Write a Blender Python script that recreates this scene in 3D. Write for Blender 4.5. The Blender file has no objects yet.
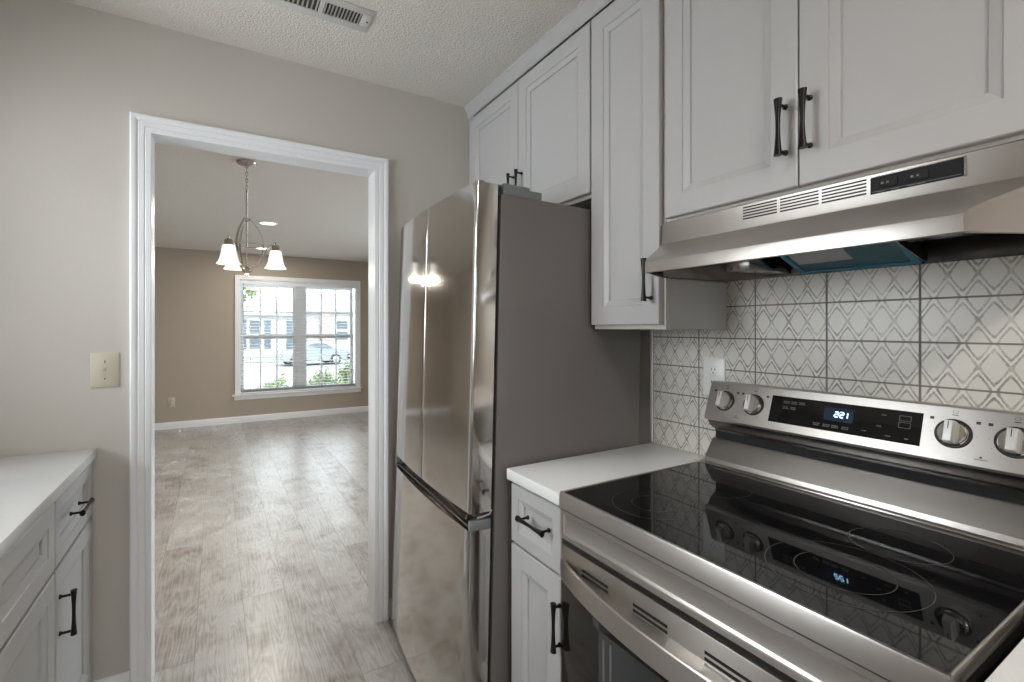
import bpy, bmesh, math, random
from mathutils import Vector as V, Matrix
random.seed(7)
S = bpy.context.scene
COL = S.collection
PI = math.pi

# ------------------------------------------------------------------ camera, sky, exposure
cam_d = bpy.data.cameras.new('camera'); cam = bpy.data.objects.new('camera', cam_d); COL.objects.link(cam)
cam_d.sensor_width = 36.0; cam_d.lens = 482.05 / 1024 * 36.0
cam_d.shift_y = (327.9 - 341.0) / 1024
cam_d.clip_start = 0.02; cam_d.clip_end = 300
cam.location = (0, 0, 1.3316); cam.rotation_euler = (PI / 2, 0, -math.radians(31.405))
S.camera = cam
w = bpy.data.worlds.new('sky'); S.world = w; w.use_nodes = True
bg = w.node_tree.nodes['Background']; bg.inputs[0].default_value = (0.84, 0.93, 1.0, 1); bg.inputs[1].default_value = 8.0
S.view_settings.view_transform = 'Standard'; S.view_settings.look = 'None'
S.view_settings.gamma = 1.0; S.view_settings.use_curve_mapping = False
S.view_settings.exposure = -0.25

def area(name, loc, rot, sx, sy, power, col=(1, 1, 1), portal=False, spread=PI):
    d = bpy.data.lights.new(name, 'AREA'); d.shape = 'RECTANGLE'; d.size = sx; d.size_y = sy
    d.energy = power; d.color = col; d.spread = spread
    if portal: d.cycles.is_portal = True
    o = bpy.data.objects.new(name, d); COL.objects.link(o); o.location = loc; o.rotation_euler = rot
    return o
# daylight arriving at the window over the sink (left wall) and at the living-room window
area('sink_window_daylight', (-1.48, 1.52, 1.88), (0, -PI / 2 + math.radians(18), 0), 1.1, 1.0, 38, (0.97, 0.985, 1.0))
area('added_back_window_portal', (0.125, -2.74, 1.60), (PI / 2, 0, 0), 0.95, 1.0, 1, portal=True)  # portal of the added, unseen window in the back wall
area('added_glass_door_daylight', (4.75, 4.55, 1.10), (0, PI / 2, 0), 2.1, 1.9, 105, (0.84, 0.92, 1.0))  # added daylight behind an unseen glass door, brightens the living room
area('living_window_portal', (1.066, 7.99, 1.25), (-PI / 2, 0, 0), 1.7, 1.7, 1, portal=True)

def disk_lamp(name, loc, r, power, col, spread=PI):
    o = area(name, loc, (0, 0, 0), 2 * r, 2 * r, power, col, spread=spread); o.data.shape = 'DISK'; return o

# ------------------------------------------------------------------ materials
def new_mat(name):
    m = bpy.data.materials.new(name); m.use_nodes = True
    nt = m.node_tree; return m, nt, nt.nodes['Principled BSDF']
def N(nt, t, **k):
    n = nt.nodes.new(t)
    for a, b in k.items(): setattr(n, a, b)
    return n
def mat(name, col, rough=0.5, metal=0.0, bump=0.0, bscale=80, var=0.0, vscale=6, stretch=(1, 1, 1), coat=0.0, emit=None, spec=0.5):
    m, nt, p = new_mat(name)
    p.inputs['Base Color'].default_value = (*col, 1); p.inputs['Roughness'].default_value = rough
    p.inputs['Metallic'].default_value = metal; p.inputs['Coat Weight'].default_value = coat
    p.inputs['Specular IOR Level'].default_value = spec
    if emit:
        p.inputs['Emission Color'].default_value = (*emit[0], 1); p.inputs['Emission Strength'].default_value = emit[1]
    tc = N(nt, 'ShaderNodeTexCoord'); mp = N(nt, 'ShaderNodeMapping'); mp.inputs['Scale'].default_value = stretch
    nt.links.new(tc.outputs['Object'], mp.inputs[0])
    if bump:
        no = N(nt, 'ShaderNodeTexNoise'); no.inputs['Scale'].default_value = bscale; no.inputs['Detail'].default_value = 3
        nt.links.new(mp.outputs[0], no.inputs['Vector'])
        b = N(nt, 'ShaderNodeBump'); b.inputs['Strength'].default_value = bump; b.inputs['Distance'].default_value = 0.01
        nt.links.new(no.outputs[0], b.inputs['Height']); nt.links.new(b.outputs[0], p.inputs['Normal'])
    if var:
        no = N(nt, 'ShaderNodeTexNoise'); no.inputs['Scale'].default_value = vscale; no.inputs['Detail'].default_value = 4
        nt.links.new(mp.outputs[0], no.inputs['Vector'])
        r = N(nt, 'ShaderNodeValToRGB')
        r.color_ramp.elements[0].position = 0.3; r.color_ramp.elements[1].position = 0.7
        r.color_ramp.elements[0].color = (*[c * (1 - var) for c in col], 1)
        r.color_ramp.elements[1].color = (*[min(1, c * (1 + var)) for c in col], 1)
        nt.links.new(no.outputs[0], r.inputs[0]); nt.links.new(r.outputs[0], p.inputs['Base Color'])
    return m
def brushed(name, col, rough, along='y', aniso=0.75):
    """brushed metal: grooves along one axis blur reflections across them; broad faint drift in roughness"""
    m, nt, p = new_mat(name)
    p.inputs['Metallic'].default_value = 1.0; p.inputs['Base Color'].default_value = (*col, 1); p.inputs['Anisotropic'].default_value = aniso
    tc = N(nt, 'ShaderNodeTexCoord'); mp = N(nt, 'ShaderNodeMapping')
    mp.inputs['Scale'].default_value = {'y': (30, 1.5, 30), 'z': (30, 30, 1.5), 'x': (1.5, 30, 30)}[along]
    nt.links.new(tc.outputs['Object'], mp.inputs[0])
    no = N(nt, 'ShaderNodeTexNoise'); no.inputs['Scale'].default_value = 1.0; no.inputs['Detail'].default_value = 1
    nt.links.new(mp.outputs[0], no.inputs['Vector'])
    mr = N(nt, 'ShaderNodeMapRange'); mr.inputs[1].default_value = 0.25; mr.inputs[2].default_value = 0.75
    mr.inputs[3].default_value = rough - 0.015; mr.inputs[4].default_value = rough + 0.015
    nt.links.new(no.outputs[0], mr.inputs[0]); nt.links.new(mr.outputs[0], p.inputs['Roughness'])
    g = N(nt, 'ShaderNodeNewGeometry'); c = N(nt, 'ShaderNodeVectorMath', operation='CROSS_PRODUCT')
    nt.links.new(g.outputs['Normal'], c.inputs[0]); c.inputs[1].default_value = {'y': (0.01, 1, 0.01), 'z': (0.01, 0.01, 1), 'x': (1, 0.01, 0.01)}[along]
    nt.links.new(c.outputs[0], p.inputs['Tangent'])
    return m
M = {}
M['wall'] = mat('greige_wall_paint', (0.56, 0.52, 0.47), 0.75, bump=0.06, bscale=220)
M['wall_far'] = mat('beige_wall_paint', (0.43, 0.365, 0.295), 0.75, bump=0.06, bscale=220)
M['ceiling'] = mat('textured_ceiling', (0.77, 0.72, 0.665), 0.9, bump=0.6, bscale=130, var=0.05, vscale=120)
M['trim'] = mat('white_trim_paint', (0.84, 0.84, 0.85), 0.33)
M['cab'] = mat('greige_cabinet_paint', (0.485, 0.475, 0.47), 0.36, bump=0.012, bscale=120)
M['cab_in'] = mat('cabinet_box_paint', (0.52, 0.48, 0.44), 0.45, bump=0.01, bscale=120)
M['counter'] = mat('white_quartz', (0.88, 0.88, 0.875), 0.22, var=0.02, vscale=140)
M['handle'] = mat('dark_bronze', (0.018, 0.014, 0.014), 0.28, metal=0.6)
M['steel'] = brushed('brushed_steel', (0.53, 0.495, 0.465), 0.33, 'y')
M['steel_dark'] = brushed('dark_and_shaded_steel', (0.16, 0.15, 0.145), 0.25, 'y')  # darker copy of the steel; on the range cove it carries painted shade
M['hood_in'] = brushed('hood_inner_steel', (0.30, 0.285, 0.275), 0.15, 'x', 0.2)
M['fridge'] = brushed('fridge_door_steel', (0.60, 0.575, 0.55), 0.11, 'z', 0.0)
M['fridge_edge'] = brushed('fridge_edge_steel', (0.55, 0.51, 0.485), 0.26, 'z')
M['fridge_side'] = mat('fridge_side_paint', (0.165, 0.15, 0.142), 0.36, bump=0.02, bscale=400)
M['plastic_grey'] = mat('grey_plastic', (0.19, 0.205, 0.21), 0.45, bump=0.01, bscale=200)
M['black'] = mat('black_plastic', (0.012, 0.012, 0.012), 0.35, bump=0.01, bscale=200)
M['black_matte'] = mat('matte_black_plastic', (0.010, 0.010, 0.011), 0.55, bump=0.01, bscale=200, spec=0.25)
M['black_gap'] = mat('gasket_and_gap_black', (0.008, 0.008, 0.008), 0.7, bump=0.02, bscale=200)  # black rubber; in slots and gaps the black stands in for shade
M['glass_black'] = mat('black_ceramic_glass', (0.006, 0.006, 0.007), 0.035, var=0.1, vscale=8, spec=0.62)
M['oven_glass'] = mat('oven_door_glass', (0.012, 0.010, 0.009), 0.05, var=0.2, vscale=5)
M['oven_win'] = mat('oven_window_glass', (0.05, 0.052, 0.055), 0.06, var=0.15, vscale=7)
M['ring'] = mat('burner_print', (0.085, 0.085, 0.088), 0.2, var=0.05)
M['print'] = mat('grey_print', (0.16, 0.16, 0.16), 0.4, var=0.05)
M['dark_print'] = mat('dark_print', (0.03, 0.028, 0.026), 0.5, var=0.05)
M['silver'] = mat('satin_silver', (0.80, 0.79, 0.77), 0.30, metal=0.85, var=0.02)
M['chrome'] = mat('polished_chrome', (0.78, 0.77, 0.75), 0.12, metal=1.0, var=0.02)
M['nickel'] = mat('brushed_nickel', (0.50, 0.46, 0.41), 0.25, metal=1.0, var=0.05, vscale=40)
M['ivory'] = mat('ivory_plastic', (0.54, 0.49, 0.385), 0.4, bump=0.01, bscale=200)
M['white_plastic'] = mat('white_plastic', (0.78, 0.77, 0.74), 0.35, bump=0.01, bscale=200)
M['blind'] = mat('white_blind', (0.86, 0.87, 0.88), 0.5, var=0.02)
M['window'] = mat('white_window_vinyl', (0.86, 0.87, 0.88), 0.35, var=0.02)
M['rail'] = mat('grey_blind_rail', (0.26, 0.27, 0.27), 0.5, var=0.03)
M['vent'] = mat('cream_vent_enamel', (0.62, 0.60, 0.57), 0.4, var=0.02)
M['vent_dark'] = mat('duct_shade_brown', (0.05, 0.04, 0.035), 0.8, var=0.1)
M['shade'] = mat('lit_frosted_glass', (0.9, 0.88, 0.84), 0.4, emit=((1.0, 0.96, 0.90), 1.3), var=0.01)
M['lens'] = mat('lit_lamp_lens', (0.9, 0.9, 0.88), 0.4, emit=((1.0, 0.94, 0.85), 4.0), var=0.01)
M['clock'] = mat('clock_digits', (0.1, 0.3, 0.6), 0.4, emit=((0.45, 0.75, 1.0), 5.0), var=0.01)
M['clock_glow'] = mat('clock_back', (0.003, 0.008, 0.02), 0.2, emit=((0.02, 0.10, 0.32), 0.06), var=0.01)
M['film'] = mat('blue_film', (0.02, 0.17, 0.27), 0.18, var=0.15, vscale=14)
M['mesh_filter'] = mat('filter_mesh', (0.07, 0.17, 0.22), 0.3, metal=0.35, bump=0.4, bscale=260, var=0.2, vscale=300)
M['paper'] = mat('pale_label_film', (0.40, 0.42, 0.43), 0.3, var=0.05)
M['siding'] = mat('white_siding', (0.42, 0.415, 0.41), 0.6, var=0.03, stretch=(1, 1, 8))
M['roof'] = mat('pale_shingles', (0.33, 0.32, 0.31), 0.8, var=0.1, vscale=4)
M['shutter'] = mat('slate_blue_paint', (0.10, 0.13, 0.155), 0.5, var=0.05)
M['ext_glass'] = mat('dark_window_glass', (0.09, 0.115, 0.13), 0.3, var=0.1)
M['brick'] = mat('pale_brick', (0.36, 0.28, 0.25), 0.8, var=0.15, vscale=8)
M['lawn'] = mat('pale_lawn', (0.22, 0.205, 0.17), 0.9, var=0.12, vscale=1.5)
M['asphalt'] = mat('pale_road', (0.21, 0.22, 0.24), 0.8, var=0.06, vscale=2)
M['leaf'] = mat('green_leaves', (0.20, 0.27, 0.12), 0.6, var=0.35, vscale=9)
M['leaf2'] = mat('light_green_leaves', (0.26, 0.34, 0.16), 0.6, var=0.3, vscale=9)
M['bark'] = mat('tree_bark', (0.16, 0.12, 0.09), 0.9, bump=0.4, bscale=20)
M['car'] = mat('silver_blue_car_paint', (0.16, 0.19, 0.22), 0.3, coat=0.4, var=0.02)
M['car2'] = mat('cream_car_paint', (0.30, 0.26, 0.22), 0.3, coat=0.4, var=0.02)
M['tyre'] = mat('tyre_rubber', (0.02, 0.02, 0.02), 0.8, bump=0.1, bscale=60)

def glass_mat():
    m, nt, p = new_mat('window_glass')
    out = nt.nodes['Material Output']
    tr = N(nt, 'ShaderNodeBsdfTransparent'); tr.inputs[0].default_value = (0.97, 0.98, 0.98, 1)
    gl = N(nt, 'ShaderNodeBsdfGlossy'); gl.inputs['Roughness'].default_value = 0.02
    fr = N(nt, 'ShaderNodeFresnel'); fr.inputs[0].default_value = 1.45
    mx = N(nt, 'ShaderNodeMixShader')
    nt.links.new(fr.outputs[0], mx.inputs[0]); nt.links.new(tr.outputs[0], mx.inputs[1]); nt.links.new(gl.outputs[0], mx.inputs[2])
    nt.links.new(mx.outputs[0], out.inputs[0]); return m
M['glass'] = glass_mat()

def math_chain(nt):
    def MA(op, a, b=None, c=None):
        n = N(nt, 'ShaderNodeMath', operation=op)
        for i, v in enumerate((a, b, c)):
            if v is None: continue
            if isinstance(v, (int, float)): n.inputs[i].default_value = v
            else: nt.links.new(v, n.inputs[i])
        return n.outputs[0]
    return MA

def floor_mat():
    m, nt, p = new_mat('grey_plank_floor'); MA = math_chain(nt)
    tc = N(nt, 'ShaderNodeTexCoord'); sep = N(nt, 'ShaderNodeSeparateXYZ'); nt.links.new(tc.outputs['Object'], sep.inputs[0])
    x, y = sep.outputs[0], sep.outputs[1]
    px = MA('DIVIDE', MA('ADD', x, 20.06), 0.185)
    ix = MA('FLOOR', px); fx = MA('FRACT', px)
    wn = N(nt, 'ShaderNodeTexWhiteNoise', noise_dimensions='1D'); nt.links.new(ix, wn.inputs['W'])
    py = MA('DIVIDE', MA('ADD', MA('ADD', y, 20.0), MA('MULTIPLY', wn.outputs[0], 1.22)), 1.22)
    iy = MA('FLOOR', py); fy = MA('FRACT', py)
    cid = N(nt, 'ShaderNodeCombineXYZ'); nt.links.new(ix, cid.inputs[0]); nt.links.new(iy, cid.inputs[1])
    wr = N(nt, 'ShaderNodeTexWhiteNoise', noise_dimensions='3D'); nt.links.new(cid.outputs[0], wr.inputs['Vector'])
    rnd = wr.outputs['Value']
    def vec(sx, sy, off):
        c = N(nt, 'ShaderNodeCombineXYZ')
        nt.links.new(MA('ADD', MA('MULTIPLY', x, sx), MA('MULTIPLY', rnd, 17.0)), c.inputs[0])
        nt.links.new(MA('ADD', MA('MULTIPLY', y, sy), MA('MULTIPLY', rnd, off)), c.inputs[1])
        nt.links.new(MA('MULTIPLY', rnd, 31.0), c.inputs[2]); return c.outputs[0]
    # cathedral grain: contour rings of a stretched noise
    n1 = N(nt, 'ShaderNodeTexNoise'); n1.inputs['Scale'].default_value = 1.0; n1.inputs['Detail'].default_value = 1.5
    nt.links.new(vec(6.5, 0.8, 9.0), n1.inputs['Vector'])
    rings = MA('MULTIPLY_ADD', MA('SINE', MA('MULTIPLY', n1.outputs[0], 230.0)), 0.5, 0.5)
    # fine streaks
    n2 = N(nt, 'ShaderNodeTexNoise'); n2.inputs['Scale'].default_value = 1.0; n2.inputs['Detail'].default_value = 4
    nt.links.new(vec(130.0, 4.5, 5.0), n2.inputs['Vector'])
    # weathered blotches running a little across the plank
    n3 = N(nt, 'ShaderNodeTexNoise'); n3.inputs['Scale'].default_value = 1.0; n3.inputs['Detail'].default_value = 5; n3.inputs['Roughness'].default_value = 0.65
    nt.links.new(vec(6.5, 6.0, 13.0), n3.inputs['Vector'])
    # knots
    v1 = N(nt, 'ShaderNodeTexVoronoi'); v1.inputs['Scale'].default_value = 1.0; nt.links.new(vec(9.0, 4.2, 7.0), v1.inputs['Vector'])
    knot = N(nt, 'ShaderNodeMapRange'); knot.inputs[1].default_value = 0.06; knot.inputs[2].default_value = 0.17; knot.inputs[3].default_value = 1; knot.inputs[4].default_value = 0
    nt.links.new(v1.outputs['Distance'], knot.inputs[0])
    t = MA('MULTIPLY', MA('MULTIPLY', rings, n3.outputs[0]), 0.22)
    t = MA('ADD', t, MA('MULTIPLY', MA('SUBTRACT', n2.outputs[0], 0.1), 0.50))
    t = MA('ADD', t, MA('MULTIPLY', MA('SUBTRACT', n3.outputs[0], 0.08), 0.74))
    t = MA('ADD', t, MA('MULTIPLY', MA('SUBTRACT', rnd, 0.5), 0.20))
    t = MA('SUBTRACT', t, MA('MULTIPLY', knot.outputs[0], 0.13))
    r = N(nt, 'ShaderNodeValToRGB'); e = r.color_ramp.elements
    e[0].position = 0.28; e[0].color = (0.22, 0.185, 0.16, 1)
    e[1].position = 0.80; e[1].color = (0.57, 0.575, 0.58, 1)
    k = e.new(0.45); k.color = (0.35, 0.33, 0.31, 1)
    k = e.new(0.60); k.color = (0.44, 0.432, 0.422, 1)
    nt.links.new(t, r.inputs[0])
    # seams
    sx = MA('LESS_THAN', MA('MINIMUM', fx, MA('SUBTRACT', 1.0, fx)), 0.009)
    sy = MA('LESS_THAN', MA('MINIMUM', fy, MA('SUBTRACT', 1.0, fy)), 0.0014)
    seam = MA('MAXIMUM', sx, sy)
    mx = N(nt, 'ShaderNodeMix', data_type='RGBA'); mx.inputs[7].default_value = (0.20, 0.175, 0.155, 1)
    nt.links.new(MA('MULTIPLY', seam, 0.55), mx.inputs[0]); nt.links.new(r.outputs[0], mx.inputs[6])
    nt.links.new(mx.outputs[2], p.inputs['Base Color'])
    rr = N(nt, 'ShaderNodeMapRange'); rr.inputs[3].default_value = 0.36; rr.inputs[4].default_value = 0.24
    nt.links.new(t, rr.inputs[0]); nt.links.new(rr.outputs[0], p.inputs['Roughness'])
    b = N(nt, 'ShaderNodeBump'); b.inputs['Strength'].default_value = 0.10; b.inputs['Distance'].default_value = 0.004
    nt.links.new(MA('SUBTRACT', t, MA('MULTIPLY', seam, 0.8)), b.inputs['Height']); nt.links.new(b.outputs[0], p.inputs['Normal'])
    return m
M['floor'] = floor_mat()

def tile_mat():
    """8 x 4 inch stack-bonded tile with a distressed ogee lattice, grout in warm grey"""
    m, nt, p = new_mat('ogee_tile'); MA = math_chain(nt)
    TW, TH, Y0, Z0 = 0.1955, 0.0983, 0.4494, 1.1025
    tc = N(nt, 'ShaderNodeTexCoord'); sep = N(nt, 'ShaderNodeSeparateXYZ'); nt.links.new(tc.outputs['Object'], sep.inputs[0])
    ty = MA('DIVIDE', MA('SUBTRACT', sep.outputs[1], Y0 - 10 * TW), TW); tz = MA('DIVIDE', MA('SUBTRACT', sep.outputs[2], Z0 - 10 * TH), TH)
    iy, fy, iz, fz = MA('FLOOR', ty), MA('FRACT', ty), MA('FLOOR', tz), MA('FRACT', tz)
    def wave(ph):      # between a cosine and a triangle wave, so that the leaves get pointed tips
        c = MA('COSINE', MA('MULTIPLY', ph, 2 * PI))
        tri = MA('SUBTRACT', 1.0, MA('MULTIPLY', MA('PINGPONG', ph, 0.5), 4.0))
        return MA('ADD', MA('MULTIPLY', c, 0.4), MA('MULTIPLY', tri, 0.6))
    a = wave(MA('MULTIPLY', fy, 4.0)); b = wave(MA('ABSOLUTE', MA('SUBTRACT', fz, 0.5)))
    f = MA('MULTIPLY', MA('SUBTRACT', b, a), 0.5)
    # distress noise
    cid = N(nt, 'ShaderNodeCombineXYZ'); nt.links.new(MA('MULTIPLY_ADD', iy, 3.7, sep.outputs[1]), cid.inputs[0]); nt.links.new(MA('MULTIPLY_ADD', iz, 5.1, sep.outputs[2]), cid.inputs[1])
    nz = N(nt, 'ShaderNodeTexNoise'); nz.inputs['Scale'].default_value = 24; nz.inputs['Detail'].default_value = 5; nz.inputs['Roughness'].default_value = 0.7
    nt.links.new(cid.outputs[0], nz.inputs['Vector'])
    nf = N(nt, 'ShaderNodeTexNoise'); nf.inputs['Scale'].default_value = 190; nf.inputs['Detail'].default_value = 2; nt.links.new(cid.outputs[0], nf.inputs['Vector'])
    # scalloped leaf edge
    ff = MA('ADD', f, MA('MULTIPLY', MA('SUBTRACT', nf.outputs[0], 0.5), 0.22))
    g = MA('SUBTRACT', ff, MA('MULTIPLY', MA('SUBTRACT', 1.0, b), 0.14))
    def line(v, c, wd):
        n = N(nt, 'ShaderNodeMapRange'); n.interpolation_type = 'SMOOTHSTEP'
        n.inputs[1].default_value = wd * 0.35; n.inputs[2].default_value = wd; n.inputs[3].default_value = 1; n.inputs[4].default_value = 0
        nt.links.new(MA('ABSOLUTE', MA('SUBTRACT', v, c)), n.inputs[0]); return n.outputs[0]
    h = MA('SUBTRACT', ff, MA('MULTIPLY', MA('SUBTRACT', 1.0, b), 0.11))
    l1 = line(g, 0.02, 0.155); l2 = line(h, -0.36, 0.155)
    dark = MA('MAXIMUM', l1, l2)
    vis = N(nt, 'ShaderNodeMapRange'); vis.inputs[1].default_value = 0.38; vis.inputs[2].default_value = 0.62; vis.inputs[3].default_value = 0.30; vis.inputs[4].default_value = 1.0
    nt.links.new(nz.outputs[0], vis.inputs[0])
    dark = MA('MULTIPLY', dark, vis.outputs[0])
    band = MA('MULTIPLY', MA('LESS_THAN', g, 0.03), MA('GREATER_THAN', h, -0.36))
    base = N(nt, 'ShaderNodeMix', data_type='RGBA'); base.inputs[6].default_value = (0.67, 0.635, 0.58, 1); base.inputs[7].default_value = (0.76, 0.725, 0.665, 1)
    nt.links.new(MA('ADD', MA('MULTIPLY', band, 0.6), MA('MULTIPLY', nz.outputs[0], 0.4)), base.inputs[0])
    m2 = N(nt, 'ShaderNodeMix', data_type='RGBA'); m2.inputs[7].default_value = (0.17, 0.155, 0.14, 1)
    nt.links.new(MA('MULTIPLY', dark, 0.88), m2.inputs[0]); nt.links.new(base.outputs[2], m2.inputs[6])
    gy = MA('LESS_THAN', MA('MINIMUM', fy, MA('SUBTRACT', 1.0, fy)), 0.0125); gz = MA('LESS_THAN', MA('MINIMUM', fz, MA('SUBTRACT', 1.0, fz)), 0.021)
    gr = MA('MAXIMUM', gy, gz)
    m3 = N(nt, 'ShaderNodeMix', data_type='RGBA'); m3.inputs[7].default_value = (0.215, 0.195, 0.17, 1)
    nt.links.new(gr, m3.inputs[0]); nt.links.new(m2.outputs[2], m3.inputs[6]); nt.links.new(m3.outputs[2], p.inputs['Base Color'])
    rg = N(nt, 'ShaderNodeMapRange'); rg.inputs[3].default_value = 0.30; rg.inputs[4].default_value = 0.85
    nt.links.new(gr, rg.inputs[0]); nt.links.new(rg.outputs[0], p.inputs['Roughness'])
    bp = N(nt, 'ShaderNodeBump'); bp.inputs['Strength'].default_value = 0.5; bp.inputs['Distance'].default_value = 0.002; bp.invert = True
    nt.links.new(gr, bp.inputs['Height']); nt.links.new(bp.outputs[0], p.inputs['Normal'])
    return m
M['tile'] = tile_mat()

# ------------------------------------------------------------------ mesh helpers
def obj(name, bm, m, parent=None, local=False, smooth=38):
    bmesh.ops.recalc_face_normals(bm, faces=bm.faces)
    if parent is not None and not local:
        off = V((0, 0, 0)); q = parent
        while q is not None: off += q.location; q = q.parent
        if off.length > 0: bmesh.ops.translate(bm, verts=bm.verts, vec=-off)
    a = math.radians(smooth)
    for f in bm.faces: f.smooth = True
    for e in bm.edges:
        e.smooth = not (len(e.link_faces) == 2 and e.calc_face_angle(0) > a)
    me = bpy.data.meshes.new(name); bm.to_mesh(me); bm.free()
    me.materials.append(M[m] if isinstance(m, str) else m)
    o = bpy.data.objects.new(name, me); COL.objects.link(o)
    if parent is not None: o.parent = parent
    return o
def tag(o, label, cat=None, group=None):
    o['label'] = label
    if cat: o['category'] = cat
    if group: o['group'] = group
    return o
def thing(name, label, cat, loc=(0, 0, 0), group=None):
    o = bpy.data.objects.new(name, None); COL.objects.link(o); o.location = loc; o.empty_display_size = 0.1
    return tag(o, label, cat, group)
def struct(name, bm, m, parent=None, **k):
    o = obj(name, bm, m, parent, **k)
    if parent is None: o['kind'] = 'structure'
    return o
def box(bm, x0, x1, y0, y1, z0, z1, bev=0.0, seg=2):
    v = [bm.verts.new((x, y, z)) for x in (x0, x1) for y in (y0, y1) for z in (z0, z1)]
    fs = [bm.faces.new([v[i] for i in q]) for q in ((0, 1, 3, 2), (4, 6, 7, 5), (0, 4, 5, 1), (2, 3, 7, 6), (0, 2, 6, 4), (1, 5, 7, 3))]
    if bev:
        es = list({e for f in fs for e in f.edges})
        bmesh.ops.bevel(bm, geom=es, offset=bev, segments=seg, profile=0.5, affect='EDGES', clamp_overlap=True)
    return bm
def B(*a, **k): return box(bmesh.new(), *a, **k)
def prism(bm, pts, axis, a, b):
    """closed 2-D outline extruded along an axis: axis 'y' -> (x,z), 'x' -> (y,z), 'z' -> (x,y)"""
    def P(p, t):
        return {'y': (p[0], t, p[1]), 'x': (t, p[0], p[1]), 'z': (p[0], p[1], t)}[axis]
    A = [bm.verts.new(P(p, a)) for p in pts]; C = [bm.verts.new(P(p, b)) for p in pts]
    n = len(pts)
    bm.faces.new(A); bm.faces.new(C[::-1])
    for i in range(n): bm.faces.new((A[i], C[i], C[(i + 1) % n], A[(i + 1) % n]))
    return bm
def loft(bm, rings, cap=True, closed=True):
    R = [[bm.verts.new(p) for p in r] for r in rings]; n = len(R[0])
    for a, b in zip(R, R[1:]):
        for i in range(n if closed else n - 1):
            bm.faces.new((a[i], a[(i + 1) % n], b[(i + 1) % n], b[i]))
    if cap and closed:
        bm.faces.new(R[0][::-1]); bm.faces.new(R[-1])
    return bm
def frame_of(t):
    t = t.normalized(); u = V((0, 0, 1)) if abs(t.z) < 0.9 else V((1, 0, 0))
    a = t.cross(u).normalized(); return a, t.cross(a).normalized()
def tube(bm, pts, r, n=10, cap=True):
    pts = [V(p) for p in pts]; rr = r if isinstance(r, (list, tuple)) else [r] * len(pts)
    rings = []
    for i, p in enumerate(pts):
        t = (pts[min(i + 1, len(pts) - 1)] - pts[max(i - 1, 0)])
        a, b = frame_of(t)
        if rings:
            a = (pa - t.normalized() * pa.dot(t.normalized())).normalized(); b = t.normalized().cross(a)
        pa = a
        rings.append([p + (a * math.cos(2 * PI * k / n) + b * math.sin(2 * PI * k / n)) * rr[i] for k in range(n)])
    return loft(bm, rings, cap)
def lathe(bm, prof, c, n=28, axis=(0, 0, 1), cap=True):
    ax = V(axis).normalized(); a, b = frame_of(ax); c = V(c)
    return loft(bm, [[c + ax * z + (a * math.cos(2 * PI * k / n) + b * math.sin(2 * PI * k / n)) * max(r, 1e-4) for k in range(n)] for r, z in prof], cap)
def ringtorus(bm, c, a, b, R1, R2, r, n=40, m=8):
    """closed elliptical hoop in the plane of a, b"""
    c, a, b = V(c), V(a).normalized(), V(b).normalized(); nn = a.cross(b)
    rings = []
    for k in range(n):
        t = 2 * PI * k / n
        p = c + a * R1 * math.cos(t) + b * R2 * math.sin(t)
        d = (a * math.cos(t) * R2 + b * math.sin(t) * R1).normalized()
        rings.append([bm.verts.new(p + (d * math.cos(2 * PI * j / m) + nn * math.sin(2 * PI * j / m)) * r) for j in range(m)])
    for k in range(n):
        A, C = rings[k], rings[(k + 1) % n]
        for j in range(m): bm.faces.new((A[j], A[(j + 1) % m], C[(j + 1) % m], C[j]))
    return bm

# ------------------------------------------------------------------ measurements of the place (metres)
YF, YFB = 2.1885, 2.278            # kitchen end wall, its far face
XW, XT = 1.3620, 1.3548            # right wall, tile face
XLW = -1.005                       # left wall
ZC, ZCF = 2.44, 2.385              # ceilings
YR = 7.77                          # living-room window wall
OL, OR_, OT = -0.206, 0.605, 2.040 # doorway opening

# ------------------------------------------------------------------ setting
bm = B(-2.4, 4.4, -2.6, YR + 0.15, -0.06, 0.0); struct('floor', bm, 'floor')
struct('ceiling', B(XLW - 0.12, XW + 0.12, -2.6, YFB, ZC, ZC + 0.08), 'ceiling')
struct('ceiling_living_room', B(-2.4, 4.4, YFB - 0.001, YR + 0.15, ZCF, ZCF + 0.14), 'ceiling')
bm = bmesh.new()
box(bm, -2.4, OL - 0.018, YF, YFB, 0, ZC); box(bm, OR_ + 0.018, 4.4, YF, YFB, 0, ZC); box(bm, OL - 0.018, OR_ + 0.018, YF, YFB, OT + 0.018, ZC)
struct('wall_far', bm, 'wall')
struct('wall_right', B(XW, XW + 0.12, -2.6, YF, 0, ZC), 'wall')
bm = bmesh.new(); BX0, BX1, BZ0, BZ1 = -0.35, 0.60, 1.10, 2.10
box(bm, XLW - 0.12, BX0, -2.72, -2.6, 0, ZC); box(bm, BX1, XW + 0.12, -2.72, -2.6, 0, ZC); box(bm, BX0, BX1, -2.72, -2.6, 0, BZ0); box(bm, BX0, BX1, -2.72, -2.6, BZ1, ZC)
struct('wall_back', bm, 'wall')
fr = bmesh.new()  # unseen back window, added to give the kitchen broad soft light
for a in (BX0, 0.095, BX1 - 0.06): box(fr, a, a + 0.06, -2.70, -2.59, BZ0, BZ1)
for a, b in ((BX0 + 0.06, 0.095), (0.155, BX1 - 0.06)): box(fr, a, b, -2.69, -2.60, BZ0, BZ0 + 0.06); box(fr, a, b, -2.69, -2.60, BZ1 - 0.06, BZ1)
o = struct('window_added_back', fr, 'window')
for a, b in ((BX0 + 0.06, 0.095), (0.155, BX1 - 0.06)): obj('pane', B(a, b, -2.653, -2.647, BZ0 + 0.06, BZ1 - 0.06), 'glass', o)
WY0, WY1, WZ0, WZ1 = 1.06, 1.98, 1.14, 2.10      # window over the sink
bm = bmesh.new()
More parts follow.
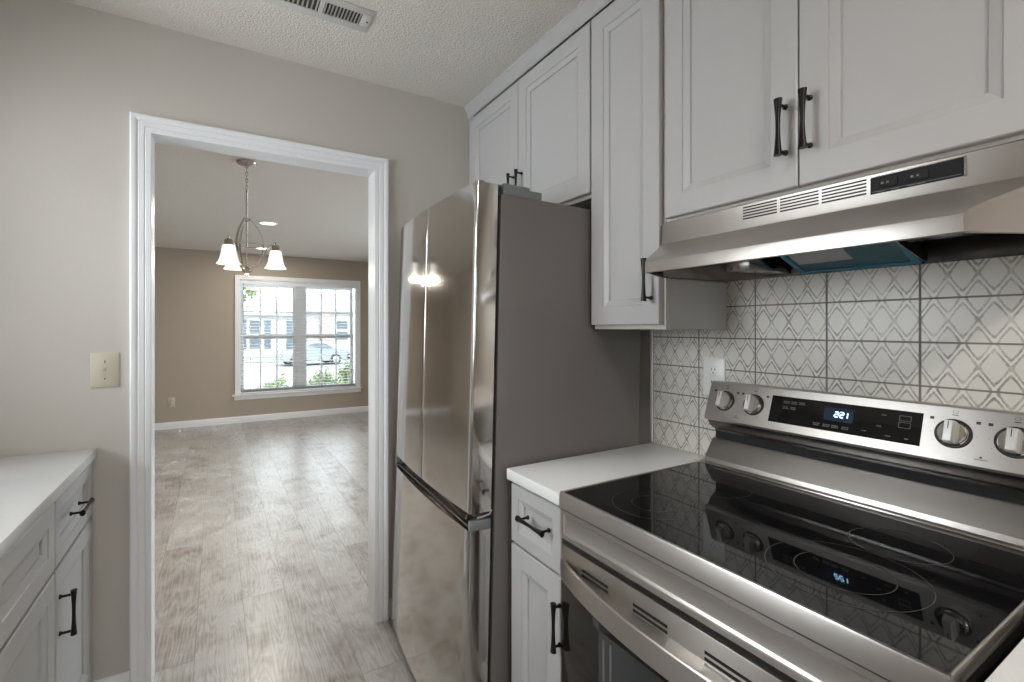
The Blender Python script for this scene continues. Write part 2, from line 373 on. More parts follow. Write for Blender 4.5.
box(bm, XLW - 0.12, XLW, -2.6, WY0, 0, ZC); box(bm, XLW - 0.12, XLW, WY1, YF, 0, ZC)
box(bm, XLW - 0.12, XLW, WY0, WY1, 0, WZ0); box(bm, XLW - 0.12, XLW, WY0, WY1, WZ1, ZC)
struct('wall_left', bm, 'wall')
struct('wall_living_room_left', B(-2.52, -2.4, YFB, YR + 0.15, 0, ZCF), 'wall_far')
DY0, DY1, DZ1 = 3.55, 5.55, 2.06                  # sliding glass door, unseen, added to bring light into the living room
bm = bmesh.new(); box(bm, 4.4, 4.52, YFB, DY0, 0, ZCF); box(bm, 4.4, 4.52, DY1, YR + 0.15, 0, ZCF); box(bm, 4.4, 4.52, DY0, DY1, DZ1, ZCF)
struct('wall_living_room_right', bm, 'wall_far')
fr = bmesh.new()
for a in (DY0, (DY0 + DY1) / 2 - 0.04, DY1 - 0.08): box(fr, 4.40, 4.50, a, a + 0.08, 0.0, DZ1)
for a, b in ((DY0 + 0.08, (DY0 + DY1) / 2 - 0.04), ((DY0 + DY1) / 2 + 0.04, DY1 - 0.08)): box(fr, 4.41, 4.49, a, b, 0.0, 0.09); box(fr, 4.41, 4.49, a, b, DZ1 - 0.08, DZ1)
o = struct('door_added_side', fr, 'window')
for a, b in ((DY0 + 0.08, (DY0 + DY1) / 2 - 0.04), ((DY0 + DY1) / 2 + 0.04, DY1 - 0.08)): obj('pane', B(4.447, 4.453, a, b, 0.09, DZ1 - 0.08), 'glass', o)
FX0, FX1, FZ0, FZ1 = 0.262, 1.872, 0.405, 2.015   # rough opening of the living-room window
bm = bmesh.new()
box(bm, -2.4, FX0, YR, YR + 0.15, 0, ZCF); box(bm, FX1, 4.4, YR, YR + 0.15, 0, ZCF)
box(bm, FX0, FX1, YR, YR + 0.15, 0, FZ0); box(bm, FX0, FX1, YR, YR + 0.15, FZ1, ZCF)
struct('wall_living_room_far', bm, 'wall_far')

# window over the sink: frame and one pane, seen only as light and reflections
fr = bmesh.new()
box(fr, XLW - 0.10, XLW + 0.02, WY0 - 0.05, WY0 + 0.03, WZ0 - 0.05, WZ1 + 0.05, 0.004); box(fr, XLW - 0.10, XLW + 0.02, WY1 - 0.03, WY1 + 0.05, WZ0 - 0.05, WZ1 + 0.05, 0.004)
box(fr, XLW - 0.10, XLW + 0.02, WY0, WY1, WZ1 - 0.03, WZ1 + 0.05, 0.004); box(fr, XLW - 0.10, XLW + 0.035, WY0 - 0.05, WY1 + 0.05, WZ0 - 0.05, WZ0 + 0.02, 0.004)
box(fr, XLW - 0.08, XLW - 0.04, WY0, WY1, 1.605, 1.645, 0.003)
o = struct('window_1', fr, 'window')
obj('pane', B(XLW - 0.065, XLW - 0.06, WY0 + 0.02, WY1 - 0.02, WZ0 + 0.02, WZ1 - 0.02), 'glass', o)

# doorway casing (fluted), jamb lining
def casing(prof, y, sgn, xl, xr, zt):
    bm = bmesh.new(); rings = []
    for s, t in prof:
        yy = y + sgn * t
        rings.append([(xl - s, yy, 0), (xl - s, yy, zt + s), (xr + s, yy, zt + s), (xr + s, yy, 0)])
    R = [[bm.verts.new(p) for p in r] for r in rings]
    for a, b in zip(R, R[1:]):
        for i in range(3): bm.faces.new((a[i], a[i + 1], b[i + 1], b[i]))
    for i in (0, 3): bm.faces.new([r[i] for r in R])
    return bm
CP = [(0.0, 0), (0.0, .010), (.003, .0115), (.016, .0120), (.0185, .0098), (.0215, .0125), (.036, .0150), (.039, .0128), (.0425, .0160), (.050, .0190), (.057, .0195), (.0615, .017), (.0625, 0)]
struct('trim_1', casing(CP, YF, -1, OL, OR_, OT), 'trim', smooth=25)
struct('trim_2', casing(CP, YFB, 1, OL, OR_, OT), 'trim', smooth=25)
bm = bmesh.new()
box(bm, OL - 0.018, OL, YF - 0.001, YFB + 0.001, 0, OT); box(bm, OR_, OR_ + 0.018, YF - 0.001, YFB + 0.001, 0, OT); box(bm, OL - 0.018, OR_ + 0.018, YF - 0.001, YFB + 0.001, OT, OT + 0.018)
struct('trim_3', bm, 'trim')
BP = [(0, 0), (.012, 0), (.012, .07), (.010, .078), (.006, .083), (.005, .088), (0, .09)]
def baseboard(name, x0, x1, y, sgn=-1, m='trim', h=1.0):
    struct(name, prism(bmesh.new(), [(y + sgn * t, z * h) for t, z in BP], 'x', x0, x1), m)
baseboard('baseboard_far_left', -0.3685, OL - 0.0625, YF, h=1.15)
baseboard('baseboard_far_right', OR_ + 0.0625, XW, YF)
baseboard('baseboard_living_room', -2.4, 4.4, YR, h=1.0)

# crown along the wall cabinets
struct('trim_4', prism(bmesh.new(), [(1.056, ZC), (1.056, 2.431), (1.060, 2.426), (1.070, 2.408), (1.074, 2.394), (1.074, 2.387), (1.080, 2.382), (1.080, 2.368), (1.092, 2.368), (1.092, ZC)], 'y', -0.6, YF), 'cab', smooth=20)
struct('trim_5', B(1.081, 1.10, 2.1345, YF, 1.775, 2.37, 0.001), 'cab')

# tiled backsplash and its white edge bead
struct('wall_backsplash', B(XT, XW - 0.0002, -0.9, 1.2315, 0.9145, 1.62), 'tile')
struct('trim_6', B(XT - 0.001, XW - 0.0002, 1.2315, 1.2470, 0.9145, 1.3275, 0.001), 'trim')

# ------------------------------------------------------------------ cabinetry helpers
def panel_door(o, U, W_, Nn, w, h, t=0.020, fr=0.058):
    """door or drawer front: flat frame, moulded bevel, recessed flat panel"""
    o, U, W_, Nn = V(o), V(U), V(W_), V(Nn); bm = bmesh.new()
    prof = [(0, 0), (0, t - .0025), (.0025, t), (fr, t), (fr + .0015, t - .0035), (fr + .005, t - .0045), (fr + .019, t - .0085), (fr + .0205, t - .0140)]
    R = []
    for i, d in prof:
        R.append([bm.verts.new(o + U * a + W_ * b + Nn * d) for a, b in ((i, i), (w - i, i), (w - i, h - i), (i, h - i))])
    for a, b in zip(R, R[1:]):
        for i in range(4): bm.faces.new((a[i], a[(i + 1) % 4], b[(i + 1) % 4], b[i]))
    bm.faces.new(R[0][::-1]); bm.faces.new(R[-1])
    return bm
def pull(c, A, Nn, L=0.122, st=0.030):
    """hourglass bar pull on two thin posts; c lies on the door face"""
    c, A, Nn = V(c), V(A).normalized(), V(Nn).normalized(); Bv = A.cross(Nn); bm = bmesh.new()
    rings = []
    K = 12; n = 12
    for i in range(K + 1):
        s = -1 + 2 * i / K
        rw = .0046 + .0046 * abs(s) ** 1.8; rd = .0042 + .0032 * abs(s) ** 1.8
        p = c + Nn * st + A * (s * L / 2)
        rings.append([p + Bv * rw * math.cos(2 * PI * k / n) + Nn * rd * math.sin(2 * PI * k / n) for k in range(n)])
    loft(bm, rings)
    for s in (-1, 1):
        q = c + A * (s * L * 0.41)
        tube(bm, [q, q + Nn * 0.004, q + Nn * 0.006, q + Nn * st], [.0062, .0058, .0036, .0034], 10)
    return bm
RU, RN, UP = (0, 1, 0), (-1, 0, 0), (0, 0, 1)

def wall_cabinet(label, y0, y1, z0, doors, handles):
    t = thing('wall_cabinet', label, 'cabinet', (1.22, (y0 + y1) / 2, z0), 'wall cabinets on the range side')
    bm = B(1.0995, XW - 0.001, y0, y1, z0, 2.40, 0.001)
    obj('cabinet_box', bm, 'cab', t)
    f = bmesh.new(); zt = 2.40
    box(f, 1.080, 1.0995, y0, y0 + .02, z0, zt); box(f, 1.080, 1.0995, y1 - .02, y1, z0, zt)
    box(f, 1.080, 1.0995, y0 + .02, y1 - .02, z0, z0 + .03); box(f, 1.080, 1.0995, y0 + .02, y1 - .02, zt - .04, zt)
    obj('face_frame', f, 'cab_in', t)
    for (a, b, c, d), h in zip(doors, handles):
        dr = obj('door', panel_door((1.080, a, c), RU, UP, RN, b - a, d - c), 'cab', t, smooth=20)
        obj('handle', pull((1.060, h[0], h[1]), UP, RN), 'handle', dr)
    return t
wall_cabinet('greige two-door wall cabinet above the refrigerator', 1.2365, 2.134, 1.772, [(1.2400, 1.6880, 1.785, 2.357), (1.6915, 2.1310, 1.785, 2.357)], [(1.658, 1.912), (1.720, 1.912)])
wall_cabinet('tall narrow single-door greige wall cabinet between refrigerator and hood', 0.9345, 1.2350, 1.3275, [(0.9440, 1.2320, 1.341, 2.357)], [(0.972, 1.468)])
wall_cabinet('greige two-door wall cabinet directly above the steel range hood', 0.1830, 0.9330, 1.6285, [(0.1870, 0.5600, 1.636, 2.357), (0.5635, 0.9220, 1.636, 2.357)], [(0.537, 1.764), (0.588, 1.764)])

# ------------------------------------------------------------------ right base run
def slab(name, label, x0, x1, y0, y1):
    return tag(obj(name, B(x0, x1, y0, y1, 0.882, 0.914, 0.0025), 'counter'), label, 'countertop', 'white quartz countertops')
slab('countertop', 'small white quartz countertop piece between refrigerator and range', 0.734, XT - 0.001, 0.9755, 1.2347)
slab('countertop', 'white quartz countertop on the near right side of the range', 0.740, XT - 0.001, -0.75, 0.1960)
def base_cabinet(label, x_front, Nn, y0, y1, x_back, fronts, group='base cabinets'):
    s = 1 if Nn[0] < 0 else -1
    xb = x_front + s * 0.020
    t = thing('base_cabinet', label, 'cabinet', ((xb + x_back) / 2, (y0 + y1) / 2, 0), group)
    a, b = sorted((xb, x_back))
    obj('cabinet_box', B(a, b, y0, y1, 0.105, 0.881, 0.001), 'cab', t)
    k0, k1 = sorted((xb + s * 0.06, x_back)); obj('toe_kick', B(k0, k1, y0, y1, 0.0, 0.105), 'cab_in', t)
    for nm, (ya, yb, za, zb), fr_, h in fronts:
        o = (xb, ya, za) if s > 0 else (xb, ya, za)
        d = obj(nm, panel_door(o, RU, UP, Nn, yb - ya, zb - za, fr=fr_), 'cab', t, smooth=20)
        if h: obj('handle', pull((x_front, h[0], h[1]), h[2], Nn, st=h[3] if len(h) > 3 else 0.030), 'handle', d)
    return t
base_cabinet('narrow greige base cabinet with one drawer between refrigerator and range', 0.7435, RN, 0.9785, 1.2300, XW - 0.002,
             [('drawer', (0.9800, 1.2225, 0.7020, 0.8720), 0.036, (1.080, 0.800, RU)), ('door', (0.9800, 1.2225, 0.1150, 0.6945), 0.056, (0.9835, 0.575, UP, 0.021))])
base_cabinet('greige base cabinet under the counter right of the range', 0.7435, RN, -0.745, 0.190, XW - 0.002,
             [('drawer', (-0.735, 0.186, 0.7020, 0.8720), 0.036, (-0.27, 0.790, RU)), ('door', (-0.735, -0.276, 0.1150, 0.6945), 0.056, (-0.31, 0.575, UP)), ('door', (-0.272, 0.186, 0.1150, 0.6945), 0.056, (-0.24, 0.575, UP))])
# ------------------------------------------------------------------ left base run
slab('countertop', 'long white quartz countertop along the left wall', XLW + 0.001, -0.3590, -0.75, YF - 0.002)
LN = (1, 0, 0)
base_cabinet('left greige base cabinet with drawer, against the doorway wall', -0.3685, LN, 1.728, 2.186, XLW + 0.002,
             [('drawer', (1.734, 2.170, 0.690, 0.870), 0.036, (1.925, 0.788, RU)), ('door', (1.734, 2.170, 0.115, 0.680), 0.056, (1.764, 0.548, UP))])
base_cabinet('left greige sink base cabinet with plain false drawer front', -0.3685, LN, 0.880, 1.726, XLW + 0.002,
             [('drawer_front', (1.306, 1.722, 0.690, 0.870), 0.050, None), ('drawer_front', (0.884, 1.302, 0.690, 0.870), 0.050, None),
              ('door', (1.306, 1.722, 0.115, 0.680), 0.056, (1.336, 0.548, UP)), ('door', (0.884, 1.302, 0.115, 0.680), 0.056, (1.272, 0.548, UP))])
base_cabinet('left greige base cabinet nearest the camera', -0.3685, LN, -0.745, 0.878, XLW + 0.002,
             [('drawer', (0.03, 0.874, 0.690, 0.870), 0.036, (0.45, 0.788, RU)), ('door', (0.03, 0.45, 0.115, 0.680), 0.056, (0.42, 0.548, UP)), ('door', (0.454, 0.874, 0.115, 0.680), 0.056, (0.49, 0.548, UP))])

# ------------------------------------------------------------------ refrigerator (slightly turned and leaning back)
fz = thing('refrigerator', 'stainless french-door refrigerator with dark grey side beside the doorway', 'refrigerator', (0.594, 1.268, 0))
fz.rotation_euler = (0, math.radians(1.4), -math.radians(2.5))
FW = 0.802
def fobj(n, bm, m, par=fz, **k): return obj(n, bm, m, par, local=True, **k)
fobj('cabinet_body', B(0.096, 0.672, 0.0, FW, 0.040, 1.742, 0.003), 'fridge_side')
fobj('gasket', B(0.084, 0.0965, 0.008, FW - 0.008, 0.06, 1.738), 'black_gap')
def curved_door(y0, y1, z0, z1, scoop=None):
    """door slab whose front is gently convex across the whole refrigerator, rounded vertical edges"""
    bm = bmesh.new(); K = 14; pts = []
    def fx(y): return 0.016 * ((y - FW / 2) / (FW / 2)) ** 2
    r = 0.0045
    pts.append((0.0845, y0)); pts.append((fx(y0) + r, y0))
    for k in range(1, 4):
        t = PI / 2 * k / 4; pts.append((fx(y0) + r - r * math.sin(t), y0 + r - r * math.cos(t)))
    for k in range(K + 1):
        y = y0 + r + (y1 - y0 - 2 * r) * k / K; pts.append((fx(y), y))
    for k in range(1, 4):
        t = PI / 2 * k / 4; pts.append((fx(y1) + r - r * math.cos(t), y1 - r + r * math.sin(t)))
    pts.append((fx(y1) + r, y1)); pts.append((0.0845, y1))
    return prism(bm, pts, 'z', z0, z1)
mid = 0.397
fobj('door', curved_door(0.0, mid - 0.0025, 0.786, 1.767), 'fridge', smooth=50)
fobj('door', curved_door(mid + 0.0025, FW, 0.786, 1.767), 'fridge', smooth=50)
dw = fobj('freezer_drawer', curved_door(0.0, FW, 0.055, 0.735), 'fridge', smooth=50)
fobj('handle_recess', prism(bmesh.new(), [(0.030, 0.735), (0.017, 0.744), (0.021, 0.746), (0.040, 0.738), (0.060, 0.750), (0.066, 0.785), (0.0845, 0.785), (0.0845, 0.735)], 'y', 0.014, FW - 0.014), 'steel_dark', dw)
fobj('end_cap', B(0.017, 0.0845, 0.0, 0.014, 0.735, 0.764, 0.002), 'plastic_grey', dw)
fobj('end_cap', B(0.017, 0.0845, FW - 0.014, FW, 0.735, 0.764, 0.002), 'plastic_grey', dw)
fobj('middle_hinge', tube(bmesh.new(), [(0.040, 0.004, 0.772), (0.058, 0.003, 0.774), (0.080, 0.004, 0.777), (0.090, 0.006, 0.788)], [.003, .0045, .0045, .003], 8), 'chrome')
for y in (0.0, FW - 0.11):
    hc = bmesh.new(); box(hc, 0.105, 0.245, y + 0.004, y + 0.10, 1.742, 1.768, 0.004); box(hc, 0.105, 0.20, y + 0.004, y + 0.10, 1.764, 1.777, 0.004); box(hc, 0.062, 0.105, y + 0.016, y + 0.09, 1.7675, 1.7735, 0.002)
    c = fobj('hinge_cover', hc, 'plastic_grey')
    fobj('hinge_pin', lathe(bmesh.new(), [(.011, 0), (.011, .010), (.008, .013)], (0.045, y + 0.035, 1.7675), 16), 'plastic_grey', c)
fobj('toe_grille', B(0.060, 0.100, 0.012, FW - 0.012, 0.018, 0.052, 0.002), 'black')
for y in (0.05, FW - 0.05):
    fobj('foot', lathe(bmesh.new(), [(.018, 0.0035), (.018, .010), (.010, .014), (.010, .045)], (0.14, y, 0.0), 14), 'black')
    fobj('foot', lathe(bmesh.new(), [(.018, 0.0163), (.018, .022), (.010, .026), (.010, .045)], (0.635, y, 0.0), 14), 'black')

# ------------------------------------------------------------------ range
R0, R1 = 0.2150, 0.9725; RC = (R0 + R1) / 2
rg = thing('electric_range', 'freestanding stainless electric range with black glass cooktop', 'range', (1.0, RC, 0))
obj('range_body', B(0.762, 1.345, R0 + 0.001, R1 - 0.001, 0.04, 0.905, 0.003), 'black', rg)
for x in (0.80, 1.30):
    for y in (R0 + 0.05, R1 - 0.05):
        obj('foot', lathe(bmesh.new(), [(.018, 0), (.018, .008), (.010, .012), (.010, .042)], (x, y, 0), 14), 'black', rg)
fr_ = bmesh.new()
prism(fr_, [(0.7345, 0.880), (0.7345, 0.9165), (0.7365, 0.9205), (0.7400, 0.9215), (0.7430, 0.9195), (0.7430, 0.905), (0.775, 0.905), (0.775, 0.880)], 'y', R0, R1)
for a, b in ((R0, R0 + 0.004), (R1 - 0.004, R1)): box(fr_, 0.742, 1.285, a, b, 0.896, 0.9215, 0.002)
box(fr_, 1.272, 1.300, R0, R1, 0.896, 0.9225, 0.003)
obj('cooktop_frame', fr_, 'steel', rg)
ct = obj('cooktop_glass', B(0.7432, 1.2725, R0 + 0.0042, R1 - 0.0042, 0.906, 0.9188), 'glass_black', rg)
def ring(c, r, wd=0.0008):
    bm = bmesh.new(); n = 64
    A = [bm.verts.new((c[0] + math.cos(2 * PI * k / n) * (r - wd), c[1] + math.sin(2 * PI * k / n) * (r - wd), 0.9192)) for k in range(n)]
    C = [bm.verts.new((c[0] + math.cos(2 * PI * k / n) * (r + wd), c[1] + math.sin(2 * PI * k / n) * (r + wd), 0.9192)) for k in range(n)]
    for k in range(n): bm.faces.new((A[k], A[(k + 1) % n], C[(k + 1) % n], C[k]))
    return bm
for c, r in (((0.905, 0.405), .118), ((0.905, 0.405), .072), ((0.876, 0.792), .098), ((0.876, 0.792), .052), ((1.105, 0.785), .078), ((1.105, 0.400), .078)):
    obj('burner_ring', ring(c, r), 'ring', ct)
# front panel under the cooktop, embossed
pn = bmesh.new()
def emboss(bm, x, y0, y1, z0, z1, ins, prof, depth):
    Rr = []
    for i, d in [(0, depth), (0, 0.0)] + prof:
        iy = i * ins[0]; iz = i * ins[1]
        Rr.append([bm.verts.new((x + d, a, b)) for a, b in ((y0 + iy, z0 + iz), (y1 - iy, z0 + iz), (y1 - iy, z1 - iz), (y0 + iy, z1 - iz))])
    for a, b in zip(Rr, Rr[1:]):
        for i in range(4): bm.faces.new((a[i], a[(i + 1) % 4], b[(i + 1) % 4], b[i]))
    bm.faces.new(Rr[0][::-1]); bm.faces.new(Rr[-1])
emboss(pn, 0.7375, R0 + 0.001, R1 - 0.001, 0.8050, 0.8760, (1, 1), [(.010, 0), (.0115, .0035), (.0160, .0060), (.0175, .0065)], 0.025)
obj('front_panel', pn, 'steel', rg, smooth=20)
# oven door: steel top band with vent slots, bowed handle, black glass, window
dr = obj('oven_door', B(0.7380, 0.7600, R0 + 0.002, R1 - 0.002, 0.700, 0.7895, 0.002), 'steel', rg)
dg = obj('door_glass', B(0.7370, 0.7600, R0 + 0.002, R1 - 0.002, 0.172, 0.7005, 0.0015), 'oven_glass', dr)
obj('oven_window', B(0.7362, 0.7371, RC - 0.236, RC + 0.236, 0.270, 0.648), 'oven_win', dr)
wf = bmesh.new()
for a, b, c, d in ((RC - 0.222, RC - 0.216, 0.284, 0.634), (RC + 0.216, RC + 0.222, 0.284, 0.634), (RC - 0.222, RC + 0.222, 0.284, 0.288), (RC - 0.20, RC - 0.194, 0.284, 0.634), (RC + 0.194, RC + 0.20, 0.284, 0.634)):
    box(wf, 0.7357, 0.7363, a, b, c, d)
obj('window_liner', wf, 'print', dr)
for c in (-0.252, -0.0865, 0.0865, 0.252):
    sl = bmesh.new()
    for z in (0.7565, 0.7450): box(sl, 0.7370, 0.7383, RC + c - 0.045, RC + c + 0.045, z - 0.0028, z + 0.0028)
    obj('vent_slot', sl, 'black_gap', dr)
obj('lower_trim', B(0.7380, 0.7600, R0 + 0.002, R1 - 0.002, 0.145, 0.171, 0.002), 'steel', dr)
hb = bmesh.new(); rings = []
for k in range(33):
    s = -1 + 2 * k / 32; y = RC + s * (R1 - R0 - 0.004) / 2
    bx = 0.7360 - 0.050 * (1 - abs(s) ** 2.2)
    sp = 1 - abs(s) ** 6
    rings.append([(bx, y, 0.7020), (bx - 0.001, y, 0.730), (bx, y, 0.7500), (bx + 0.002, y, 0.7525), (bx + 0.007, y, 0.7520), (bx + 0.010, y, 0.7480), (0.7395, y, 0.7390), (0.7395, y, 0.7020)])
loft(hb, rings)
obj('door_handle', hb, 'steel', dr, smooth=30)
obj('storage_drawer', B(0.7400, 0.7620, R0 + 0.002, R1 - 0.002, 0.050, 0.138, 0.004), 'steel', rg)
obj('upper_gap', B(0.7610, 0.7640, R0 + 0.004, R1 - 0.004, 0.785, 0.882), 'black_gap', rg)  # black sheet standing in for the shade behind the panel gap
# backguard
bgd = bmesh.new()
prism(bgd, [(1.2860, 0.9220), (1.2900, 0.930), (1.2905, 0.934), (1.3250, 0.983), (1.3290, 0.987), (1.3460, 0.987), (1.3460, 0.906), (1.2860, 0.906)], 'y', R0 + 0.004, R1 - 0.008)
bg_o = obj('backguard', bgd, 'steel', rg, smooth=25)
obj('vent_recess', B(1.3350, 1.3465, R0 + 0.010, R1 - 0.014, 0.986, 1.030), 'black_gap', bg_o)
vs = bmesh.new()
for k in range(22):
    y = R0 + 0.030 + k * 0.0325
    box(vs, 1.3335, 1.3352, y, y + 0.020, 0.991, 0.996)
obj('vent_louver', vs, 'black_gap', bg_o)
C0, C1 = 0.2270, 0.9600
cpb = bmesh.new()
prof = [(1.2800, 1.0580), (1.3180, 1.1640), (1.3235, 1.1665), (1.3500, 1.1660), (1.3500, 1.052), (1.2920, 1.050), (1.2830, 1.0525)]
prism(cpb, prof, 'y', C0, C1)
cp = obj('control_panel', cpb, 'steel', rg, smooth=25)
obj('lower_cove', prism(bmesh.new(), [(1.2925, 1.0505), (1.2960, 1.0440), (1.3040, 1.0320), (1.3150, 1.0230), (1.3280, 1.0180), (1.3290, 1.0120), (1.3500, 1.0120), (1.3500, 1.0505)], 'y', C0 + 0.004, C1 - 0.004), 'steel_dark', cp, smooth=50)  # underside painted dark: shade and cooktop reflection put into the colour
ux, uz = 0.0380 / math.hypot(.038, .106), 0.106 / math.hypot(.038, .106)   # up along the panel
nx, nz_ = -uz, ux                                                          # outward normal
def cpt(y, h, out=0.0):
    """point on the sloping control panel, h metres up from its lower edge"""
    return V((1.2800 + ux * h + nx * out, y, 1.0580 + uz * h + nz_ * out))
def plate(bm, y0, y1, h0, h1, o0, o1):
    a = [cpt(y, h, o0) for y, h in ((y0, h0), (y1, h0), (y1, h1), (y0, h1))]; b = [cpt(y, h, o1) for y, h in ((y0, h0), (y1, h0), (y1, h1), (y0, h1))]
    return loft(bm, [a, b])
dsp = obj('display', plate(bmesh.new(), 0.428, 0.762, 0.0200, 0.0930, -0.002, 0.0006), 'glass_black', cp)
obj('clock_window', plate(bmesh.new(), 0.560, 0.625, 0.0470, 0.0800, 0.0004, 0.0008), 'clock_glow', dsp)
SEG = {'2': 'abged', '1': 'bc'}
dg_ = bmesh.new()
def seg_digit(ch, yL, h0, wd, ht):
    th = 0.0022; hm = h0 + ht / 2
    def hz(h): plate(dg_, yL - wd + 0.0006, yL - 0.0006, h - th / 2, h + th / 2, 0.0008, 0.0011)
    def vt(y, a, b): plate(dg_, y - th / 2, y + th / 2, a + 0.0005, b - 0.0005, 0.0008, 0.0011)
    for s in SEG[ch]:
        if s == 'a': hz(h0 + ht)
        if s == 'g': hz(hm)
        if s == 'd': hz(h0)
        if s == 'b': vt(yL - wd, hm, h0 + ht)
        if s == 'c': vt(yL - wd, h0, hm)
        if s == 'e': vt(yL, h0, hm)
        if s == 'f': vt(yL, hm, h0 + ht)
seg_digit('2', 0.6010, 0.0575, 0.0078, 0.0128); seg_digit('2', 0.5890, 0.0575, 0.0078, 0.0128); seg_digit('1', 0.5785, 0.0575, 0.0060, 0.0128)
for h in (0.0610, 0.0665): plate(dg_, 0.5905, 0.5918, h, h + 0.0018, 0.0008, 0.0011)
obj('clock_digit', dg_, 'clock', dsp)
def smallprint(yc, hc, wd, rows=2):
    lb = bmesh.new()
    for q in range(rows):
        y = yc + wd / 2
        while y > yc - wd / 2:
            l = random.uniform(0.0016, 0.0034); plate(lb, y - l, y, hc - q * 0.0042, hc - q * 0.0042 + 0.0022, 0.0005, 0.0009); y -= l + 0.0011
    obj('touch_key', lb, 'print', dsp)
for yc, hc in ((0.722, 0.079), (0.702, 0.0795), (0.682, 0.0800), (0.722, 0.064), (0.702, 0.0645), (0.640, 0.034), (0.617, 0.034), (0.597, 0.034), (0.574, 0.034)): smallprint(yc, hc, 0.0135)
for yc, hc in ((0.535, 0.034), (0.507, 0.050), (0.500, 0.077), (0.488, 0.030), (0.452, 0.030)): smallprint(yc, hc, 0.0075, 1)
for h0, h1 in ((0.070, 0.082), (0.054, 0.067)):
    lb = bmesh.new()
    for a, b, c, d in ((0.448, 0.470, h0, h0 + .001), (0.448, 0.470, h1 - .001, h1), (0.448, 0.449, h0, h1), (0.469, 0.470, h0, h1)): plate(lb, a, b, c, d, 0.0005, 0.0009)
    obj('key_outline', lb, 'print', dsp)
KY = (0.902, 0.812, 0.376, 0.284); KH = 0.058
for ky in KY:
    pr = bmesh.new()
    for k in range(11):
        if k == 5: continue
        t = math.radians(-240 + 30 * k); plate(pr, ky + math.cos(t) * .037 - .0006, ky + math.cos(t) * .037 + .0006, KH + math.sin(t) * .037 - .0006, KH + math.sin(t) * .037 + .0006, 0.0002, 0.0006)
    plate(pr, ky - 0.005, ky + 0.005, KH + 0.0385, KH + 0.0400, 0.0002, 0.0006)
    for q in (-1, 1): plate(pr, ky + q * 0.037 - 0.0035, ky + q * 0.037 + 0.0035, KH + 0.0255, KH + 0.0315, 0.0002, 0.0006)
    for a, b, c, d in ((-.004, .004, .043, .0435), (-.004, .004, .048, .0485), (-.004, -.0035, .043, .0485), (.0035, .004, .043, .0485)):
        plate(pr, ky + a, ky + b, KH + c, KH + d, 0.0002, 0.0006)
    obj('dial_print', pr, 'dark_print', cp)
for yc in (0.857, 0.330):
    pr = bmesh.new(); plate(pr, yc - 0.002, yc + 0.002, 0.0165, 0.0200, 0.0002, 0.0006); plate(pr, yc - 0.010, yc + 0.010, 0.0130, 0.0142, 0.0002, 0.0006)
    obj('indicator_print', pr, 'dark_print', cp)
nn = V((nx, 0, nz_)); uu = V((ux, 0, uz))
for ky in KY:
    kc = cpt(ky, KH)
    kb = obj('knob', lathe(bmesh.new(), [(.0255, 0.0), (.0255, .004), (.0240, .0050), (.0232, .0120), (.0222, .0135), (.001, .0135)], kc, 36, nn), 'chrome', cp, smooth=30)
    obj('bezel', lathe(bmesh.new(), [(.0305, 0.0), (.0305, .0018), (.0290, .0030), (.0258, .0030), (.0258, 0.0)], kc, 40, nn), 'black', kb, smooth=30)
    g = bmesh.new()
    rr = []
    for d, wv, lv in ((.0130, .0088, .0225), (.0300, .0078, .0218), (.0330, .0062, .0204)):
        rr.append([kc + nn * d + V((0, a, 0)) + uu * b for a, b in ((-wv, -lv), (wv, -lv), (wv, lv), (-wv, lv))])
    loft(g, rr); obj('grip', g, 'silver', kb, smooth=20)
    g = bmesh.new(); rr = []
    for d in (.0328, .0334): rr.append([kc + nn * d + V((0, a, 0)) + uu * b for a, b in ((-.0007, .004), (.0007, .004), (.0007, .019), (-.0007, .019))])
    loft(g, rr); obj('pointer', g, 'dark_print', kb)

# ------------------------------------------------------------------ range hood
H0, H1, HL, HR = 0.1835, 0.9320, 0.256, 0.868
hd = thing('range_hood', 'stainless under-cabinet range hood above the range', 'range hood', (1.2, 0.56, 1.471))
hb = bmesh.new()
def sect(rows): return rows
def hp(x, t):   # plan outline: how far the side is at depth x
    f = max(0.0, min(1.0, (1.060 - x) / (1.060 - 0.925)))
    return (H0 + (HL - H0) * f, H1 + (HR - H1) * f)
front = [(1.0820, 1.6278), (1.0820, 1.6215), (1.0600, 1.6208), (1.0600, 1.5680), (1.0590, 1.5650), (1.0250, 1.5470), (1.0000, 1.5360), (0.9480, 1.5130), (0.9330, 1.5050), (0.9265, 1.4985), (0.9250, 1.4900), (0.9250, 1.4720), (0.9262, 1.4710), (0.9330, 1.4710), (0.9340, 1.4770)]
rows = []
for x, z in front:
    a, b = hp(x, 0); rows.append([(x, b, z), (x, a, z)])
FV = [[hb.verts.new(p) for p in r] for r in rows]
for r, s in zip(FV, FV[1:]): hb.faces.new((r[0], r[1], s[1], s[0]))
